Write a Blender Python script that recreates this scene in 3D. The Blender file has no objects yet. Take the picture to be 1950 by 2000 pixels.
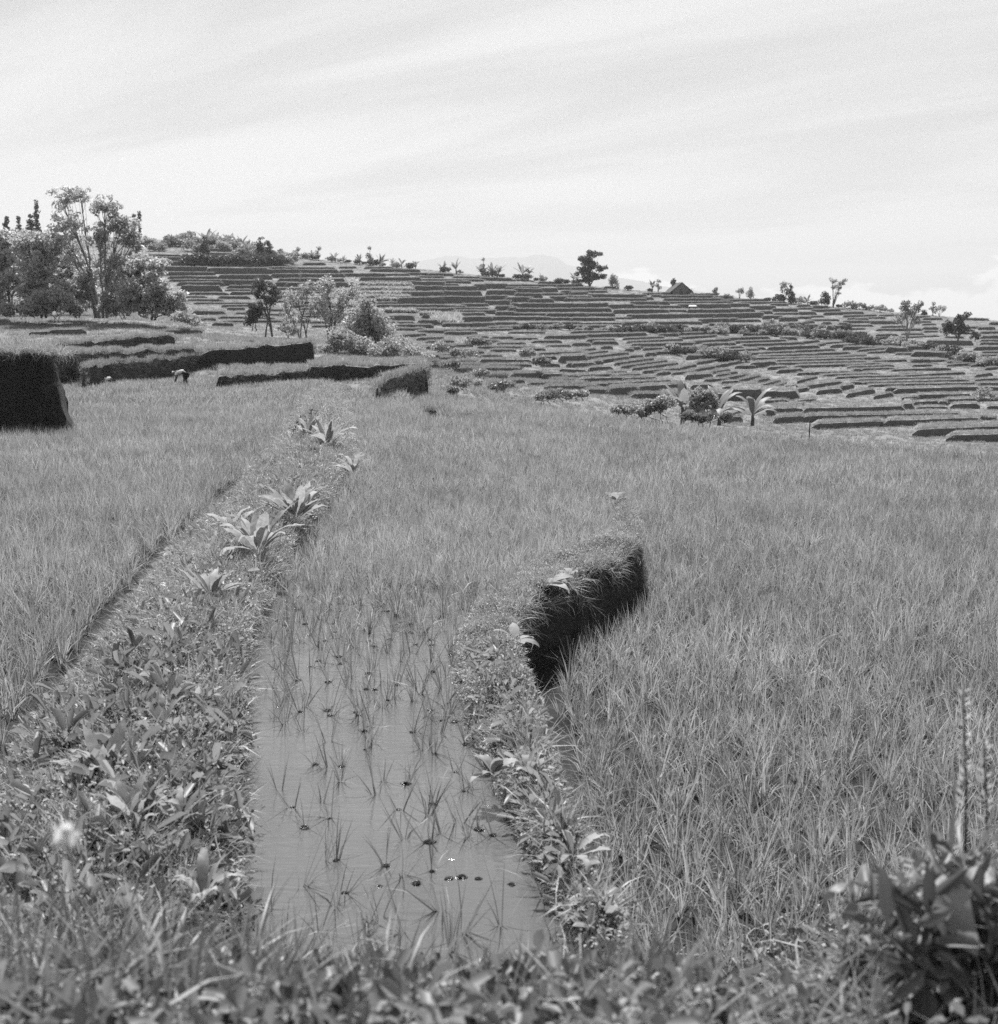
import bpy, math, random
import numpy as np
from mathutils import Vector, Matrix, noise
from mathutils.bvhtree import BVHTree

R = math.radians
rng = np.random.default_rng(7)
random.seed(7)
S = bpy.context.scene
COL = S.collection

# ------------------------------------------------------------------ camera
F = 2608.0                 # focal length in photograph pixels (1950 wide)
PITCH = math.atan(360.0 / F)
CAMZ = 3.2
HOR = 640.0                # photograph row of the eye-level line
cam = bpy.data.cameras.new("camera")
cam.sensor_fit = 'HORIZONTAL'
cam.sensor_width = 36.0
cam.lens = 36.0 * F / 1950.0
cam.clip_start = 0.05
cam.clip_end = 40000.0
cam.dof.use_dof = True
cam.dof.focus_distance = 22.0
cam.dof.aperture_fstop = 3.7
co = bpy.data.objects.new("camera", cam)
COL.objects.link(co)
co.location = (0, 0, CAMZ)
co.rotation_euler = (math.pi / 2 - PITCH, 0, 0)
S.camera = co

# ------------------------------------------------------------------ sky and sun
SUN_EL, SUN_AZ = R(56), R(-8)       # azimuth from straight ahead, + to the right
w = bpy.data.worlds.new("World")
S.world = w
w.use_nodes = True
nt = w.node_tree
N, L = nt.nodes, nt.links
for n in list(N):
    N.remove(n)


def mk(tree, typ, **kw):
    n = tree.nodes.new(typ)
    for k, v in kw.items():
        setattr(n, k, v)
    return n


def mth(tree, op, a, b=None, c=None, clamp=False):
    n = mk(tree, 'ShaderNodeMath', operation=op, use_clamp=clamp)
    for i, v in enumerate((a, b, c)):
        if v is None:
            continue
        if isinstance(v, (int, float)):
            n.inputs[i].default_value = v
        else:
            tree.links.new(v, n.inputs[i])
    return n.outputs[0]


sky = mk(nt, 'ShaderNodeTexSky', sky_type='NISHITA')
sky.sun_disc = False
sky.sun_elevation = SUN_EL
sky.sun_rotation = SUN_AZ
sky.altitude = 700
sky.air_density = 1.0
sky.dust_density = 2.0
bw = mk(nt, 'ShaderNodeRGBToBW')
L.new(sky.outputs[0], bw.inputs[0])
tc = mk(nt, 'ShaderNodeTexCoord')
sep = mk(nt, 'ShaderNodeSeparateXYZ')
L.new(tc.outputs['Generated'], sep.inputs[0])
X, Y, Z = sep.outputs
zc = mth(nt, 'ADD', mth(nt, 'MAXIMUM', Z, 0.0), 0.10)
# high thin cloud, drawn on a plane overhead
cx = mth(nt, 'DIVIDE', X, zc)
cy = mth(nt, 'DIVIDE', Y, zc)
cmb = mk(nt, 'ShaderNodeCombineXYZ')
L.new(mth(nt, 'MULTIPLY', mth(nt, 'ADD', mth(nt, 'MULTIPLY', cx, -0.80), mth(nt, 'MULTIPLY', cy, 0.60)), 0.30), cmb.inputs[0])
L.new(mth(nt, 'MULTIPLY', mth(nt, 'ADD', mth(nt, 'MULTIPLY', cx, 0.60), mth(nt, 'MULTIPLY', cy, 0.80)), 0.95), cmb.inputs[1])
n1 = mk(nt, 'ShaderNodeTexNoise')
n1.inputs['Scale'].default_value = 1.1
n1.inputs['Detail'].default_value = 8
n1.inputs['Roughness'].default_value = 0.56
n1.inputs['Distortion'].default_value = 0.6
L.new(cmb.outputs[0], n1.inputs['Vector'])
r1 = mk(nt, 'ShaderNodeMapRange', interpolation_type='SMOOTHSTEP')
r1.inputs['From Min'].default_value = 0.36
r1.inputs['From Max'].default_value = 0.60
L.new(n1.outputs[0], r1.inputs['Value'])
# low cumulus bank along the horizon
n2 = mk(nt, 'ShaderNodeTexNoise')
n2.inputs['Scale'].default_value = 11.0
n2.inputs['Detail'].default_value = 7
n2.inputs['Roughness'].default_value = 0.55
cm2 = mk(nt, 'ShaderNodeCombineXYZ')
az = mth(nt, 'ARCTAN2', X, Y)
L.new(az, cm2.inputs[0])
L.new(mth(nt, 'MULTIPLY', Z, 2.2), cm2.inputs[1])
cm2.inputs[2].default_value = 4.3
L.new(cm2.outputs[0], n2.inputs['Vector'])
n2b = mth(nt, 'MULTIPLY_ADD', n2.outputs[0], 0.17, -0.058)


def gauss(c, s_, h):
    u = mth(nt, 'DIVIDE', mth(nt, 'SUBTRACT', az, c), s_)
    return mth(nt, 'MULTIPLY', mth(nt, 'POWER', 2.718, mth(nt, 'MULTIPLY', mth(nt, 'MULTIPLY', u, u), -1.0)), h)


top = mth(nt, 'ADD', n2b, mth(nt, 'ADD', gauss(-0.012, 0.022, 0.020), gauss(0.36, 0.05, 0.018)))
r2 = mk(nt, 'ShaderNodeMapRange', interpolation_type='SMOOTHSTEP')
r2.inputs['From Min'].default_value = -0.001
r2.inputs['From Max'].default_value = 0.007
L.new(mth(nt, 'SUBTRACT', top, Z), r2.inputs['Value'])
cloudv = mk(nt, 'ShaderNodeMix', data_type='FLOAT')
L.new(mth(nt, 'MULTIPLY_ADD', r1.outputs[0], 0.62, 0.32), cloudv.inputs['Factor'])
skyv = mth(nt, 'MULTIPLY_ADD', bw.outputs[0], 0.34, 2.1)
L.new(skyv, cloudv.inputs[2])
L.new(mth(nt, 'MULTIPLY_ADD', bw.outputs[0], 0.40, 4.6), cloudv.inputs[3])
cum = mk(nt, 'ShaderNodeMix', data_type='FLOAT')
L.new(mth(nt, 'MULTIPLY', r2.outputs[0], 0.75), cum.inputs['Factor'])
L.new(cloudv.outputs[0], cum.inputs[2])
cum.inputs[3].default_value = 19.0
bg = mk(nt, 'ShaderNodeBackground')
L.new(cum.outputs[0], bg.inputs[0])
bg.inputs[1].default_value = 0.055
wo = mk(nt, 'ShaderNodeOutputWorld')
L.new(bg.outputs[0], wo.inputs[0])

sl = bpy.data.lights.new("sun", 'SUN')
sl.energy = 5.0
sl.angle = R(0.55)
so = bpy.data.objects.new("sun", sl)
COL.objects.link(so)
sdir = Vector((math.sin(SUN_AZ) * math.cos(SUN_EL), math.cos(SUN_AZ) * math.cos(SUN_EL), math.sin(SUN_EL)))
so.rotation_euler = sdir.to_track_quat('Z', 'Y').to_euler()
so.location = (0, 0, 60)

S.view_settings.view_transform = 'Standard'
S.view_settings.look = 'None'
S.view_settings.gamma = 1
S.view_settings.exposure = 1.15
S.view_settings.use_curve_mapping = False
S.render.engine = 'CYCLES'
S.cycles.max_bounces = 4
S.cycles.diffuse_bounces = 3
S.cycles.glossy_bounces = 2
S.cycles.transmission_bounces = 4
S.cycles.transparent_max_bounces = 4
S.cycles.volume_bounces = 0
S.cycles.caustics_reflective = False
S.cycles.caustics_refractive = False
S.cycles.use_denoising = False
S.cycles.use_adaptive_sampling = True
S.cycles.adaptive_threshold = 0.012
S.cycles.denoiser = 'OPENIMAGEDENOISE'
S.cycles.denoising_input_passes = 'RGB_ALBEDO_NORMAL'
S.cycles.denoising_prefilter = 'ACCURATE'
S.cycles.sample_clamp_indirect = 4.0


# ------------------------------------------------------------------ helpers
def ray(px, py):
    u, v = (px - 975.0) / F, (py - 1000.0) / F
    c, s = math.cos(PITCH), math.sin(PITCH)
    return Vector((u, c - v * s, -s - v * c))


def at(px, py, z):
    """point where the ray of a photo pixel meets height z"""
    r = ray(px, py)
    t = (z - CAMZ) / r.z
    return Vector((r.x * t, r.y * t, z))


def at_d(px, py, d):
    """point on the ray of a photo pixel at forward distance d"""
    r = ray(px, py)
    t = d / r.y
    return Vector((r.x * t, d, CAMZ + r.z * t))


def tag(o, label=None, cat=None, group=None, kind=None):
    if label: o["label"] = label
    if cat: o["category"] = cat
    if group: o["group"] = group
    if kind: o["kind"] = kind
    return o


def link(name, me, parent=None, mats=()):
    for m in mats:
        me.materials.append(m)
    o = bpy.data.objects.new(name, me)
    COL.objects.link(o)
    if parent is not None:
        o.parent = parent
    return o


def empty(name, loc=(0, 0, 0), rz=0.0):
    o = bpy.data.objects.new(name, None)
    o.empty_display_size = 0.2
    COL.objects.link(o)
    o.location = loc
    o.rotation_euler = (0, 0, rz)
    return o


def mesh(name, v, f, mi=None, smooth=True):
    me = bpy.data.meshes.new(name)
    v = np.asarray(v, dtype=np.float32).reshape(-1, 3)
    me.from_pydata(v.tolist(), [], [list(map(int, q)) for q in f])
    if mi is not None:
        me.polygons.foreach_set('material_index', np.asarray(mi, dtype=np.int32))
    if smooth:
        me.polygons.foreach_set('use_smooth', np.ones(len(me.polygons), dtype=bool))
    me.update()
    return me


def quads_mesh(name, v, f, smooth=False):
    """fast mesh of equal-size faces from numpy arrays"""
    v = np.asarray(v, dtype=np.float32).reshape(-1, 3)
    f = np.asarray(f, dtype=np.int32)
    k = f.shape[1]
    me = bpy.data.meshes.new(name)
    me.vertices.add(len(v)); me.vertices.foreach_set('co', v.ravel())
    me.loops.add(f.size); me.loops.foreach_set('vertex_index', f.ravel())
    me.polygons.add(len(f))
    me.polygons.foreach_set('loop_start', np.arange(0, f.size, k, dtype=np.int32))
    me.polygons.foreach_set('loop_total', np.full(len(f), k, dtype=np.int32))
    if smooth:
        me.polygons.foreach_set('use_smooth', np.ones(len(f), dtype=bool))
    me.update(calc_edges=True)
    return me


def fbm(x, y, z=0.0, sc=1.0, o=4):
    return noise.fractal(Vector((x * sc, y * sc, z)), 0.6, 2.1, o)


def in_poly(px, py, poly):
    px, py = np.asarray(px), np.asarray(py)
    ins = np.zeros(px.shape, dtype=bool)
    n = len(poly)
    for i in range(n):
        x0, y0 = poly[i][0], poly[i][1]
        x1, y1 = poly[(i + 1) % n][0], poly[(i + 1) % n][1]
        c = ((y0 > py) != (y1 > py))
        with np.errstate(divide='ignore', invalid='ignore'):
            xx = (x1 - x0) * (py - y0) / (y1 - y0 + 1e-12) + x0
        ins ^= c & (px < xx)
    return ins


# ------------------------------------------------------------------ materials (monochrome, as the film saw them)
def grey(v):
    return (v, v, v, 1.0)


def leaf_mat(name, lo, hi, trans=0.35, rough=0.5, spec=0.35, ns=3.0):
    m = bpy.data.materials.new(name)
    m.use_nodes = True
    t = m.node_tree
    for n in list(t.nodes): t.nodes.remove(n)
    oi = mk(t, 'ShaderNodeObjectInfo')
    geo = mk(t, 'ShaderNodeNewGeometry')
    nz = mk(t, 'ShaderNodeTexNoise')
    nz.inputs['Scale'].default_value = ns
    nz.inputs['Detail'].default_value = 3
    L2 = t.links
    L2.new(geo.outputs['Position'], nz.inputs['Vector'])
    a = mth(t, 'MULTIPLY_ADD', nz.outputs[0], 0.7, -0.05)
    b = mth(t, 'MULTIPLY_ADD', geo.outputs['Random Per Island'], 0.35, a)
    c = mth(t, 'MULTIPLY_ADD', oi.outputs['Random'], 0.4, mth(t, 'SUBTRACT', b, 0.05))
    mr = mk(t, 'ShaderNodeMapRange')
    mr.inputs['From Min'].default_value = 0.15
    mr.inputs['From Max'].default_value = 0.95
    mr.inputs['To Min'].default_value = lo
    mr.inputs['To Max'].default_value = hi
    L2.new(c, mr.inputs['Value'])
    cc = mk(t, 'ShaderNodeCombineColor')
    for i in range(3): L2.new(mr.outputs[0], cc.inputs[i])
    p = mk(t, 'ShaderNodeBsdfPrincipled')
    L2.new(cc.outputs[0], p.inputs['Base Color'])
    p.inputs['Roughness'].default_value = rough
    p.inputs['Specular IOR Level'].default_value = spec
    tr = mk(t, 'ShaderNodeBsdfTranslucent')
    L2.new(cc.outputs[0], tr.inputs['Color'])
    mx = mk(t, 'ShaderNodeMixShader')
    mx.inputs[0].default_value = trans
    L2.new(p.outputs[0], mx.inputs[1]); L2.new(tr.outputs[0], mx.inputs[2])
    out = mk(t, 'ShaderNodeOutputMaterial')
    L2.new(mx.outputs[0], out.inputs[0])
    return m


def solid_mat(name, lo, hi, scale=4.0, rough=0.9, bump=0.3, bscale=None, stretch=(1, 1, 1), spec=0.2, detail=6):
    m = bpy.data.materials.new(name)
    m.use_nodes = True
    t = m.node_tree
    p = t.nodes['Principled BSDF']
    geo = mk(t, 'ShaderNodeNewGeometry')
    mp = mk(t, 'ShaderNodeMapping')
    mp.inputs['Scale'].default_value = stretch
    t.links.new(geo.outputs['Position'], mp.inputs['Vector'])
    nz = mk(t, 'ShaderNodeTexNoise')
    nz.inputs['Scale'].default_value = scale
    nz.inputs['Detail'].default_value = detail
    nz.inputs['Roughness'].default_value = 0.62
    t.links.new(mp.outputs[0], nz.inputs['Vector'])
    mr = mk(t, 'ShaderNodeMapRange')
    mr.inputs['From Min'].default_value = 0.3
    mr.inputs['From Max'].default_value = 0.7
    mr.inputs['To Min'].default_value = lo
    mr.inputs['To Max'].default_value = hi
    t.links.new(nz.outputs[0], mr.inputs['Value'])
    cc = mk(t, 'ShaderNodeCombineColor')
    for i in range(3): t.links.new(mr.outputs[0], cc.inputs[i])
    t.links.new(cc.outputs[0], p.inputs['Base Color'])
    p.inputs['Roughness'].default_value = rough
    p.inputs['Specular IOR Level'].default_value = spec
    if bump:
        n3 = mk(t, 'ShaderNodeTexNoise')
        n3.inputs['Scale'].default_value = bscale or scale * 3
        n3.inputs['Detail'].default_value = 5
        t.links.new(mp.outputs[0], n3.inputs['Vector'])
        bp = mk(t, 'ShaderNodeBump')
        bp.inputs['Strength'].default_value = bump
        bp.inputs['Distance'].default_value = 0.15
        t.links.new(n3.outputs[0], bp.inputs['Height'])
        t.links.new(bp.outputs[0], p.inputs['Normal'])
    return m


M = {}
M['rice'] = leaf_mat('rice_leaf', 0.13, 0.42, 0.48, 0.5, 0.3, 0.35)
M['seedling'] = leaf_mat('seedling_leaf', 0.06, 0.30, 0.35, 0.5, 0.3, 1.0)
M['rice_far'] = leaf_mat('rice_leaf_far', 0.18, 0.31, 0.45, 0.6, 0.2, 0.05)
M['pale'] = leaf_mat('pale_crop_leaf', 0.30, 0.42, 0.45, 0.5, 0.3, 0.4)
M['weed'] = leaf_mat('weed_leaf', 0.08, 0.40, 0.35, 0.5, 0.45, 2.0)
M['fgweed'] = leaf_mat('foreground_weed_leaf', 0.035, 0.24, 0.3, 0.5, 0.35, 2.5)
M['bundweed'] = leaf_mat('bund_weed_leaf', 0.06, 0.32, 0.35, 0.5, 0.35, 3.0)
M['fggrass'] = leaf_mat('foreground_grass', 0.06, 0.26, 0.35, 0.5, 0.3, 1.5)
M['grass'] = leaf_mat('bank_grass', 0.14, 0.40, 0.35, 0.5, 0.4, 1.2)
M['drygrass'] = leaf_mat('dry_grass', 0.22, 0.42, 0.3, 0.6, 0.2, 2.0)
M['dock'] = leaf_mat('broad_leaf', 0.08, 0.42, 0.45, 0.62, 0.25, 22.0)
M['tree'] = leaf_mat('tree_leaf', 0.17, 0.46, 0.52, 0.45, 0.45, 0.4)
M['grove'] = leaf_mat('grove_leaf', 0.24, 0.62, 0.55, 0.45, 0.45, 0.4)
M['darktree'] = leaf_mat('dark_tree_leaf', 0.04, 0.12, 0.35, 0.5, 0.4, 0.5)
M['banana'] = leaf_mat('banana_leaf', 0.15, 0.28, 0.40, 0.55, 0.25, 1.5)
M['shrub'] = leaf_mat('shrub_leaf', 0.12, 0.40, 0.5, 0.5, 0.4, 0.5)
M['petal'] = leaf_mat('white_petal', 0.6, 0.75, 0.4, 0.6, 0.2, 20)
M['bark'] = solid_mat('bark', 0.06, 0.14, 8, 0.9, 0.4)
M['paleback'] = solid_mat('pale_bark', 0.14, 0.26, 8, 0.9, 0.3)
M['riser'] = solid_mat('terrace_bank', 0.06, 0.115, 1.6, 0.95, 0.8, 3.0, (1, 1, 1.8))  # tone lifted for the far banks, haze painted into the colour
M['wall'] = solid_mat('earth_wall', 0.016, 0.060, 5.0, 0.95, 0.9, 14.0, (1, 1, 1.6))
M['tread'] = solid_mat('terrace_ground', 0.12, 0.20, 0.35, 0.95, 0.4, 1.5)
M['mud'] = solid_mat('paddy_mud', 0.02, 0.05, 1.5, 1.0, 0.5, 5, spec=0.0)
M['soil'] = solid_mat('bank_soil', 0.03, 0.08, 3.5, 1.0, 0.7, 12, spec=0.0)
M['path'] = solid_mat('path_soil', 0.12, 0.24, 5, 0.95, 0.8, 18)
M['far'] = solid_mat('far_ground', 0.10, 0.16, 0.01, 0.95, 0)
M['thatch'] = solid_mat('thatch', 0.05, 0.10, 3, 0.95, 0.6, 10)
M['plank'] = solid_mat('hut_wall', 0.10, 0.17, 6, 0.9, 0.3)
M['cloth_white'] = solid_mat('white_cloth', 0.62, 0.72, 10, 0.9, 0.2)
M['cloth_dark'] = solid_mat('dark_cloth', 0.02, 0.035, 10, 0.9, 0.2)
M['skin'] = solid_mat('skin', 0.09, 0.12, 10, 0.6, 0.0)
M['straw'] = solid_mat('straw', 0.55, 0.66, 20, 0.9, 0.2)
M['wood'] = solid_mat('pole_wood', 0.03, 0.07, 12, 0.9, 0.2)
M['clod'] = solid_mat('wet_mud', 0.015, 0.03, 20, 0.25, 0.8, 60, spec=0.6)


def water_mat():
    m = bpy.data.materials.new('paddy_water')
    m.use_nodes = True
    t = m.node_tree
    p = t.nodes['Principled BSDF']
    p.inputs['Base Color'].default_value = grey(0.12)
    p.inputs['Roughness'].default_value = 0.06
    p.inputs['IOR'].default_value = 1.5
    p.inputs['Specular IOR Level'].default_value = 0.7
    geo = mk(t, 'ShaderNodeNewGeometry')
    nz0 = mk(t, 'ShaderNodeTexNoise')
    nz0.inputs['Scale'].default_value = 0.8
    nz0.inputs['Detail'].default_value = 4
    t.links.new(geo.outputs['Position'], nz0.inputs['Vector'])
    mr = mk(t, 'ShaderNodeMapRange')
    mr.inputs['To Min'].default_value = 0.055
    mr.inputs['To Max'].default_value = 0.10
    t.links.new(nz0.outputs[0], mr.inputs['Value'])
    cc = mk(t, 'ShaderNodeCombineColor')
    for i in range(3): t.links.new(mr.outputs[0], cc.inputs[i])
    t.links.new(cc.outputs[0], p.inputs['Base Color'])
    mp = mk(t, 'ShaderNodeMapping')
    mp.inputs['Scale'].default_value = (2.2, 9.0, 1)
    mp.inputs['Rotation'].default_value = (0, 0, R(-8))
    t.links.new(geo.outputs['Position'], mp.inputs['Vector'])
    nz = mk(t, 'ShaderNodeTexNoise')
    nz.inputs['Scale'].default_value = 1.6
    nz.inputs['Detail'].default_value = 3
    nz.inputs['Distortion'].default_value = 0.8
    t.links.new(mp.outputs[0], nz.inputs['Vector'])
    bp = mk(t, 'ShaderNodeBump')
    bp.inputs['Strength'].default_value = 0.75
    bp.inputs['Distance'].default_value = 0.0095
    t.links.new(nz.outputs[0], bp.inputs['Height'])
    t.links.new(bp.outputs[0], p.inputs['Normal'])
    return m


M['water'] = water_mat()


# ------------------------------------------------------------------ scatter: many small plants as one "stuff" object
def scatter(name, variants, pts, rot, scl, mat, label=None, pick=None, parent=None):
    """variants: list of (verts, quads). One mesh carries the variants and the points; nodes place them."""
    pts = np.asarray(pts, dtype=np.float32).reshape(-1, 3)
    n = len(pts)
    V, Fq, grp = [], [], []
    off = 0
    for i, (v, f) in enumerate(variants):
        V.append(np.asarray(v, dtype=np.float32)); Fq.append(np.asarray(f, dtype=np.int32) + off)
        grp.append(np.full(len(v), i, dtype=np.int32))
        off += len(v)
    V.append(pts); grp.append(np.full(n, -1, dtype=np.int32))
    V = np.concatenate(V); grp = np.concatenate(grp); Fq = np.concatenate(Fq)
    me = quads_mesh(name, V, Fq)
    me.materials.append(mat)
    a = me.attributes.new('grp', 'INT', 'POINT'); a.data.foreach_set('value', grp)
    rr = np.zeros((len(V), 3), dtype=np.float32); rr[off:] = rot
    a = me.attributes.new('rot', 'FLOAT_VECTOR', 'POINT'); a.data.foreach_set('vector', rr.ravel())
    ss = np.ones((len(V), 3), dtype=np.float32)
    scl = np.asarray(scl, dtype=np.float32)
    ss[off:] = scl[:, None] if scl.ndim == 1 else scl
    a = me.attributes.new('scl', 'FLOAT_VECTOR', 'POINT'); a.data.foreach_set('vector', ss.ravel())
    pk = np.zeros(len(V), dtype=np.int32)
    pk[off:] = rng.integers(0, len(variants), n) if pick is None else pick
    a = me.attributes.new('pick', 'INT', 'POINT'); a.data.foreach_set('value', pk)
    o = link(name, me, parent)
    tag(o, label, kind='stuff')
    g = bpy.data.node_groups.get('place_plants')
    if g is None:
        g = bpy.data.node_groups.new('place_plants', 'GeometryNodeTree')
        g.interface.new_socket('Geometry', in_out='INPUT', socket_type='NodeSocketGeometry')
        g.interface.new_socket('Geometry', in_out='OUTPUT', socket_type='NodeSocketGeometry')
        gi = g.nodes.new('NodeGroupInput'); go = g.nodes.new('NodeGroupOutput')

        def attr(nm, dt):
            k = g.nodes.new('GeometryNodeInputNamedAttribute'); k.data_type = dt
            k.inputs[0].default_value = nm
            return k.outputs[0]
        cmp = g.nodes.new('FunctionNodeCompare'); cmp.data_type = 'INT'; cmp.operation = 'LESS_THAN'
        gsock = attr('grp', 'INT')
        ci = [s for s in cmp.inputs if s.type == 'INT']
        g.links.new(gsock, ci[0]); ci[1].default_value = 0
        sp = g.nodes.new('GeometryNodeSeparateGeometry'); sp.domain = 'POINT'
        g.links.new(gi.outputs[0], sp.inputs[0]); g.links.new(cmp.outputs[0], sp.inputs[1])
        st = g.nodes.new('GeometryNodeSplitToInstances'); st.domain = 'POINT'
        g.links.new(sp.outputs[1], st.inputs[0])
        g.links.new(gsock, [s for s in st.inputs if s.name == 'Group ID'][0])
        ip = g.nodes.new('GeometryNodeInstanceOnPoints')
        g.links.new(sp.outputs[0], ip.inputs['Points'])
        g.links.new(st.outputs[0], ip.inputs['Instance'])
        ip.inputs['Pick Instance'].default_value = True
        g.links.new(attr('pick', 'INT'), ip.inputs['Instance Index'])
        g.links.new(attr('rot', 'FLOAT_VECTOR'), ip.inputs['Rotation'])
        g.links.new(attr('scl', 'FLOAT_VECTOR'), ip.inputs['Scale'])
        g.links.new(ip.outputs[0], go.inputs[0])
    md = o.modifiers.new('place', 'NODES')
    md.node_group = g
    return o


def rand_rot(n, tilt=0.12):
    r = np.zeros((n, 3), dtype=np.float32)
    r[:, 0] = rng.normal(0, tilt, n); r[:, 1] = rng.normal(0, tilt, n)
    r[:, 2] = rng.uniform(0, 2 * math.pi, n)
    return r


def tuft(n, h, wd, spread, lean, seed, base=0.03, segs=3, droop=0.5):
    """grass tuft: tapered bent blades as quad strips"""
    g = np.random.default_rng(seed)
    V, Q = [], []
    for i in range(n):
        a = g.uniform(0, 2 * math.pi); b = g.uniform(0, base)
        p0 = np.array([math.cos(a) * b, math.sin(a) * b, -0.02])
        d = g.uniform(0, 2 * math.pi)
        dirv = np.array([math.cos(d), math.sin(d), 0.0])
        ln = h * g.uniform(0.55, 1.1)
        le = lean * g.uniform(0.2, 1.3)
        dr = droop * g.uniform(0.0, 1.2) ** 2
        s = g.uniform(0, 2 * math.pi)
        side = np.array([math.cos(s), math.sin(s), 0.0])
        w0 = wd * g.uniform(0.7, 1.2)
        base_i = len(V)
        for k in range(segs + 1):
            t = k / segs
            ang = le + dr * t * 1.2
            c = p0 + dirv * (ln * t * math.sin(ang) + spread * t) + np.array([0, 0, ln * t * math.cos(ang)])
            ww = w0 * (1 - t ** 2.2) * (0.75 + 0.5 * min(t * 3, 1)) + 0.0006
            V.append(c - side * ww / 2); V.append(c + side * ww / 2)
        for k in range(segs):
            q = base_i + 2 * k
            Q.append((q, q + 1, q + 3, q + 2))
    return np.array(V), np.array(Q)


def sprig(n, rad, h, ls, seed, up=0.5, aspect=0.5):
    """leafy ground weed: small oval leaves spread through a low dome"""
    g = np.random.default_rng(seed)
    V, Q = [], []
    for i in range(n):
        a = g.uniform(0, 2 * math.pi); r = rad * math.sqrt(g.uniform(0, 1))
        c = np.array([math.cos(a) * r, math.sin(a) * r, h * g.uniform(0.1, 1.0) * (1 - 0.5 * (r / rad) ** 2)])
        d = g.uniform(0, 2 * math.pi); e = g.uniform(-0.3, up * 2)
        f = np.array([math.cos(d) * math.cos(e), math.sin(d) * math.cos(e), math.sin(e)])
        s = np.array([-math.sin(d), math.cos(d), g.normal(0, 0.3)])
        l = ls * g.uniform(0.6, 1.3); ww = l * aspect * 0.5
        dn = np.array([0, 0, -0.12 * l])
        b = len(V)
        V += [c, c + f * l * 0.3 + s * ww * 0.95 - dn, c + f * l * 0.68 + s * ww * 0.8 - dn, c + f * l + dn, c + f * l * 0.68 - s * ww * 0.8 - dn, c + f * l * 0.3 - s * ww * 0.95 - dn]
        Q += [(b, b + 1, b + 2, b + 3), (b, b + 3, b + 4, b + 5)]
    return np.array(V), np.array(Q)

# ------------------------------------------------------------------ hillside: depth of every photo row on the opposite slope
HILL = [
    (-500, [(757, 78), (727, 97), (693, 108), (672, 120), (646, 135), (622, 150), (598, 215), (540, 300), (448, 430)]),
    (0, [(757, 78), (727, 97), (693, 108), (672, 120), (646, 135), (622, 150), (598, 215), (540, 300), (450, 430)]),
    (280, [(757, 78), (727, 97), (693, 108), (672, 120), (646, 135), (622, 152), (590, 225), (530, 315), (466, 425)]),
    (420, [(757, 78), (730, 95), (700, 106), (680, 118), (660, 132), (648, 150), (620, 195), (560, 285), (470, 420)]),
    (600, [(757, 78), (730, 95), (705, 106), (690, 120), (672, 135), (655, 155), (620, 205), (560, 290), (503, 410)]),
    (750, [(757, 76), (735, 90), (715, 105), (700, 118), (685, 135), (668, 155), (630, 205), (570, 290), (518, 405)]),
    (900, [(765, 73), (752, 85), (738, 100), (725, 115), (705, 138), (685, 158), (650, 202), (590, 285), (532, 405)]),
    (1000, [(800, 90), (785, 100), (770, 110), (750, 122), (725, 143), (700, 165), (655, 218), (600, 290), (541, 402)]),
    (1200, [(835, 104), (815, 112), (795, 122), (770, 136), (735, 155), (700, 185), (655, 240), (605, 312), (562, 402)]),
    (1400, [(860, 110), (840, 120), (815, 133), (785, 148), (750, 172), (710, 210), (660, 272), (615, 335), (577, 404)]),
    (1600, [(880, 112), (855, 125), (825, 139), (795, 152), (755, 178), (712, 215), (665, 278), (630, 335), (595, 405)]),
    (1800, [(890, 114), (865, 127), (835, 141), (800, 157), (760, 182), (715, 222), (675, 275), (645, 330), (613, 405)]),
    (1950, [(890, 114), (870, 127), (840, 141), (805, 158), (762, 184), (718, 226), (680, 278), (655, 330), (626, 405)]),
    (2500, [(890, 114), (870, 127), (845, 141), (812, 158), (770, 184), (728, 226), (694, 278), (674, 330), (650, 405)]),
]
HX = np.array([c[0] for c in HILL], float)
HP = np.array([[r[0] for r in c[1]] for c in HILL], float)
HD = np.array([[r[1] for r in c[1]] for c in HILL], float)


def hill_col(px):
    return (np.array([np.interp(px, HX, HP[:, k]) for k in range(HP.shape[1])]),
            np.array([np.interp(px, HX, HD[:, k]) for k in range(HD.shape[1])]))


def hill_D(px, py):
    p, d = hill_col(px)
    return float(np.interp(-py, -p, d))


def hill_at(px, py):
    return at_d(px, py, hill_D(px, py))


hv, hf = [], []
pxs = np.linspace(-480, 2480, 150)
NR = 100
for i, px in enumerate(pxs):
    p, d = hill_col(px)
    dd = np.linspace(d[0], d[-1], NR)
    pp = np.interp(dd, d, p)
    for k in range(NR):
        q = at_d(px, pp[k], dd[k])
        q.z += fbm(q.x, q.y, 0, 0.06, 3) * 0.15 - 0.25
        hv.append(q[:])
    # the far side falls away behind the crest
    for b, (ex, dz) in enumerate(((30, -1.5), (90, -9), (260, -24))):
        q2 = at_d(px, pp[-1], dd[-1] + ex)
        hv.append((q2.x, q2.y, hv[-1 - b][2] + dz if b == 0 else q.z + dz))
NT = NR + 3
for i in range(len(pxs) - 1):
    for k in range(NT - 1):
        a = i * NT + k
        hf.append((a, a + NT, a + NT + 1, a + 1))
hill = link('terraced_hillside', mesh('terraced_hillside', hv, hf), None, [M['tread']])
tag(hill, 'terraced hillside of narrow rice fields rising across the valley', kind='structure')
BV, BF = list(hv), [tuple(f) for f in hf]     # for dropping plants on the ground

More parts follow.
